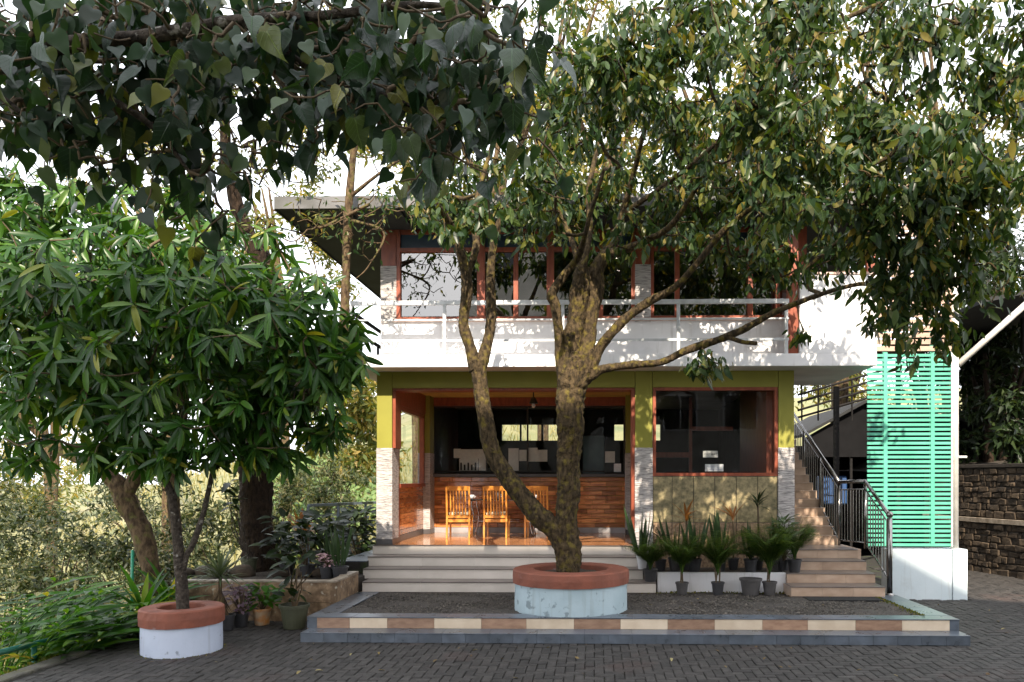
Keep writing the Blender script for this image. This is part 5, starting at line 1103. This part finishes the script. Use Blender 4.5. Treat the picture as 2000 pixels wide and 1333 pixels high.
def fronds(t, cx, cy, z0, n, ln, mat, spread=1., lw=.26, nl=22):
    tk = MB(); P, D, U, S = [], [], [], []
    for i in range(n):
        a = 6.283*i/n+random.uniform(-.4,.4); L = ln*random.uniform(.7,1.1); o = random.uniform(.35,.9)*spread; q = []
        for j in range(7):
            s = j/6; q.append(Vector((cx+math.cos(a)*o*L*(s**1.4)*.8, cy+math.sin(a)*o*L*(s**1.4)*.8, z0+L*(s-.55*o*s*s))))
        tk.tube(q, [.008,.007,.006,.005,.004,.003,.002], 5, cap=False)
        for j in range(nl):
            s = .3+.7*j/(nl-1); k = min(5, int(s*6)); p = q[k].lerp(q[k+1], s*6-k); ax = (q[k+1]-q[k]).normalized(); sd = ax.cross(Vector((0,0,1))); sd = sd.normalized() if sd.length > .01 else Vector((1,0,0))
            for g in (-1, 1): P.append(tuple(p)); D.append(tuple(ax*.7+sd*g*.8+Vector((0,0,-.25)))); U.append(tuple(Vector((0,0,1))-sd*g*.4)); S.append(L*lw*1.25*(1.1-abs(s-.6)*.8)*random.uniform(.85,1.1))
    tk.build('stalks', mat, t); o = obj('fronds', leafmesh('fronds', np.array(P), np.array(D), np.array(U), np.array(S), lance_lo(.06, .03, .25)), mat, t); o['kind'] = 'stuff'
def bushy(t, cx, cy, z0, n, r, h, ln, mat, T=T_BROAD):
    P, D, U, S = [], [], [], []; tk = MB()
    for i in range(n):
        u = rvec(1)[0]; p = np.array([cx+u[0]*r*RNG.random()**.5, cy+u[1]*r*RNG.random()**.5, z0+h*RNG.random()**.7]); P.append(p); D.append([p[0]-cx+u[0]*.1, p[1]-cy-.05, random.uniform(-.2,.3)*r*2]); U.append([u[0]*.4, -.4, 1]); S.append(ln*random.uniform(.6,1.15))
        if i % 6 == 0: tk.tube([(cx,cy,z0-.05), ((cx+p[0])/2+.01,(cy+p[1])/2,(z0+p[2])/2), tuple(p)], [.008,.006,.003], 5, cap=False)
    tk.build('stalks', m_twig, t); o = obj('foliage', leafmesh('foliage', np.array(P), np.array(D), np.array(U), np.array(S), T), mat, t); o['kind'] = 'stuff'
PG = 'potted plants under the show window'
def pp(name, label, px, pyb, Y, z0, r, h, mat, grp=PG):
    x = X(px, Y); t = empty(name, (x, Y, z0), label, 'potted plant', grp); pot(t, x, Y, z0, r, h, mat); return t, x
t, x = pp('potted_snake_plant', 'tall snake plant in the white pot on the step end', 1254, 1113, 12.80, .61, .095, .22, m_potwhite); blades(t, x, 12.80, .80, 16, .85, .085, .3, r=.07)
t, x = pp('potted_fern', 'dark bushy fern in the black pot at the end of the cream steps', 1270, 1136, 12.5, .444, .12, .20, m_pot); fronds(t, x, 12.5, .62, 26, .62, LM_palm, .8, .26, 26)
FY = 12.27
for k, (px, r, h, m_, l) in enumerate(((1332,.105,.20,m_potgrey,'small palm in the dark grey pot nearest the cream steps'),(1402,.105,.205,m_pot,'leafy palm in the small black pot between grey pots'),(1503,.115,.215,m_potgrey,'dense palm in the grey pot next to the empty pot'))):
    t, x = pp('potted_palm', l, px, 1155, FY, ZP-.012, r, h, m_)
    for s in range(3): MB().tube([(x+random.uniform(-.04,.04), FY, ZP+.15), (x+random.uniform(-.05,.05), FY, ZP+.42)], .012, 6).build('stem', m_twig, t)
    fronds(t, x, FY, ZP+.30, 28+8*(k == 2), .78+.18*(k == 2), LM_palm, .72, .22, 28)
x = X(1466, FY); t = empty('large_flower_pot', (x, FY, ZP-.012), 'large empty dark grey flower pot beside the white bed wall', 'flower pot'); pot(t, x, FY, ZP-.012, .175, .265, m_potgrey)
for k, (px, Y, n, h, l, pm_) in enumerate(((1357,12.8,13,.80,'snake plant in the black pot on the soil behind the leftmost palm',m_pot),(1406,12.95,12,.78,'snake plant rising behind the middle palm',m_pot),(1466,12.75,10,.62,'dark snake plant in the black pot above the empty pot',m_pot),(1318,13.0,9,.74,'snake plant half hidden beside the first granite panel',m_potgrey),(1520,12.95,8,.72,'snake plant behind the dense palm by the stairs',m_potgrey))):
    t, x = pp('potted_snake_plant', l, px, 1118, Y, .556, .115, .23, pm_); blades(t, x, Y, .77, n, h, .085, .32, r=.08)
    if k in (0, 2): fronds(t, x, Y, .76, 20, .42, LM_palm, 1.3, .3, 20)
for k, (px, Y, n, ln, m_, l) in enumerate(((1340,13.15,13,.55,LM_croton,'reddish cordyline in front of the second granite panel'),(1432,13.2,11,.60,LM_croton,'reddish cordyline beside the middle snake plant'),(1480,13.2,18,.45,LM_darkbg,'spiky dark dracaena against the last granite panel'),(1290,12.95,14,.42,LM_darkbg,'dark leafy plant squeezed behind the fern'))):
    t, x = pp('potted_dracaena', l, px, 1110, Y, .556, .10, .2, m_pot)
    hh = .9 if k == 2 else .65 if k < 2 else .35
    MB().tube([(x,Y,.7),(x+.02,Y,.75+hh*.5),(x,Y,.75+hh)], .016, 6).build('stem', m_twig, t); rosette(t, x, Y, .75+hh, n, ln*.7, m_, lance(.12,.03,.3), (-.1,1.3))
t, x = pp('potted_areca_palm', 'arching areca palm in the black pot standing on the peach stairs', 1552, 1117, 12.62, .588, .115, .21, m_pot); fronds(t, x, 12.62, .77, 20, .85, LM_palm, .8, .24, 28)
t, x = pp('potted_spiky_plant', 'grey leaved bushy plant between the palm and the stairs', 1530, 1110, 12.85, .556, .10, .2, m_pot); bushy(t, x, 12.85, .78, 150, .2, .7, .16, LM_yucca, T_LANCE)
# left pots
LG = 'potted plants in front of the planting bed'
t, x = pp('potted_plant', 'round leaved plant in the small orange painted pot', 512, 1222, 11.0, 0, .135, .24, m_potorange, LG); bushy(t, x, 11.0, .24, 70, .2, .35, .17, LM_ginger)
t, x = pp('potted_plant', 'branching plant in the large olive tub at the platform corner', 575, 1225, 10.75, 0, .205, .34, m_potgreen, LG); bushy(t, x, 10.75, .36, 34, .26, .6, .20, LM_darkbg); 
for s in range(5): MB().tube([(x+random.uniform(-.03,.03),10.75,.28),(x+random.uniform(-.1,.15),10.75,.55),(x+random.uniform(-.2,.3),10.72,.8)], [.012,.009,.006], 6).build('stem', m_barkpale, t)
t, x = pp('potted_yucca', 'spiky yucca with dry skirt in the black pot beside the small planter', 443, 1205, 10.6, 0, .11, .22, m_pot, LG)
x2 = X(430, 10.6); MB().tube([(x,10.6,.2),(x2,10.6,.45),(x2,10.6,.72)], [.03,.028,.022], 8).build('stem', m_barkpale, t); rosette(t, x2, 10.6, .74, 75, .48, LM_yucca, lance(.075,.02,.15), (-.25,1.4)); rosette(t, x2, 10.6, .55, 22, .42, m_barkpale, lance(.07,.02,.1), (-1.5,-1.1), name='dry_leaf')
t, x = pp('potted_purple_plant', 'purple leaved bushy plant in the black pot next to the yucca', 470, 1200, 10.85, 0, .12, .2, m_pot, LG); bushy(t, x, 10.85, .2, 160, .22, .4, .09, LM_purple)
t, x = pp('potted_plant', 'tall yellowing leafed plant in the black pot behind the small planter', 280, 1235, 10.1, 0, .13, .25, m_pot, LG); rosette(t, x, 10.1, .25, 16, .75, LM_ginger, lance(.13,.03,.3), (.7,1.45)); 
t, x = pp('potted_plant', 'broad leaved plant in the brown pot against the ginger', 330, 1200, 10.9, 0, .12, .24, m_potgrey, LG); rosette(t, x, 10.9, .25, 18, .7, LM_ginger, lance(.15,.03,.3), (.8,1.45))
BG = 'potted plants on the planting bed'
for k, (px, Y, z0, kind, l) in enumerate(((487,12.5,.55,'tall','leggy plant in the grey pot leaning on the stout trunk'),(648,12.4,.53,'snake','snake plant in the black pot at the corner by the walkway'),(664,12.0,.53,'snake','short snake plant in the black pot near the bed corner'),(600,12.3,.53,'bush','large leaved dark plant in the middle of the bed'),(560,12.6,.53,'bush','broad leaved plant at the foot of the stout trunk'),(632,12.8,.53,'bush','glossy dark plant below the terrace railing'),(590,13.9,.2,'croton','yellow and red croton beyond the bed'),(700,15.2,.2,'bush2','dark green shrub behind the terrace railing posts'),(640,12.05,.53,'pink','pink flowering plant on the bed corner'))):
    pm_ = m_potgreen if k == 0 else m_pot; t, x = pp('potted_plant', l, px, 1100, Y, z0, .13, .26 if k == 0 else .2, pm_, BG); zt_ = z0+.2
    if kind == 'tall':
        for s in range(4): 
            q = [Vector((x,Y,zt_)), Vector((x-.1-.06*s,Y,zt_+.5)), Vector((x-.3-.05*s+.12*(s % 2),Y,zt_+.9+.12*s))]; MB().tube(q, [.012,.009,.005], 6).build('stem', m_barkgrey, t)
            rosette(t, q[2].x, Y, q[2].z, 6, .22, LM_darkbg, T_BROAD, (-.5,.7))
    elif kind == 'snake': blades(t, x, Y, zt_, 13, .62, .10, .3, r=.08)
    elif kind in ('bush','bush2'): bushy(t, x, Y, zt_, 70 if kind == 'bush' else 160, .34, .75 if kind == 'bush' else 1.1, .26, LM_darkbg)
    elif kind == 'croton': rosette(t, x, Y, 1.0, 22, .6, LM_croton, lance(.16,.03,.25), (.3,1.4)); MB().tube([(x,Y,.35),(x,Y,1.0)], .02, 6).build('stem', m_twig, t)
    else: bushy(t, x, Y, zt_, 90, .16, .2, .07, M('pink_petal', (.45,.28,.30), rough=.8))
# mat, coil and fallen leaves
rm_ = MB().box(X(1572,11.9), X(1712,11.95), 11.66, 12.0, ZP-.012, ZP+.006); tag(rm_.build('rubber_mat', m_mat, None), 'black rubber doormat at the foot of the peach stairs', 'doormat')
fl = lance(.42, .12, .3); fm = bpy.data.meshes.new('fallen_leaf'); fm.from_pydata([tuple(v) for v in fl[0]], [], fl[1]); fm.materials.append(LM_fall)
for k in range(64):
    if k < 40: p = (random.uniform(-5.3, 6.5), random.uniform(8.05, 9.75), .012)
    elif k < 50: p = (random.uniform(5.2, 7.5), random.uniform(9.8, 13), .012)
    else: p = (random.uniform(XIL+.2, XIR-.2), random.uniform(YI+.1, 12.2), ZP+.004)
    o = bpy.data.objects.new('fallen_leaf', fm); COL.objects.link(o); o.location = p; s = random.uniform(.035,.10); o.scale = (s, s, s); o.rotation_euler = (random.uniform(-.15,.15), random.uniform(-.15,.15), random.uniform(0,6.28))
    tag(o, 'dry yellow brown leaf fallen on the paving' if k < 50 else 'dry leaf fallen on the gravel of the platform', 'leaf', 'fallen leaves')
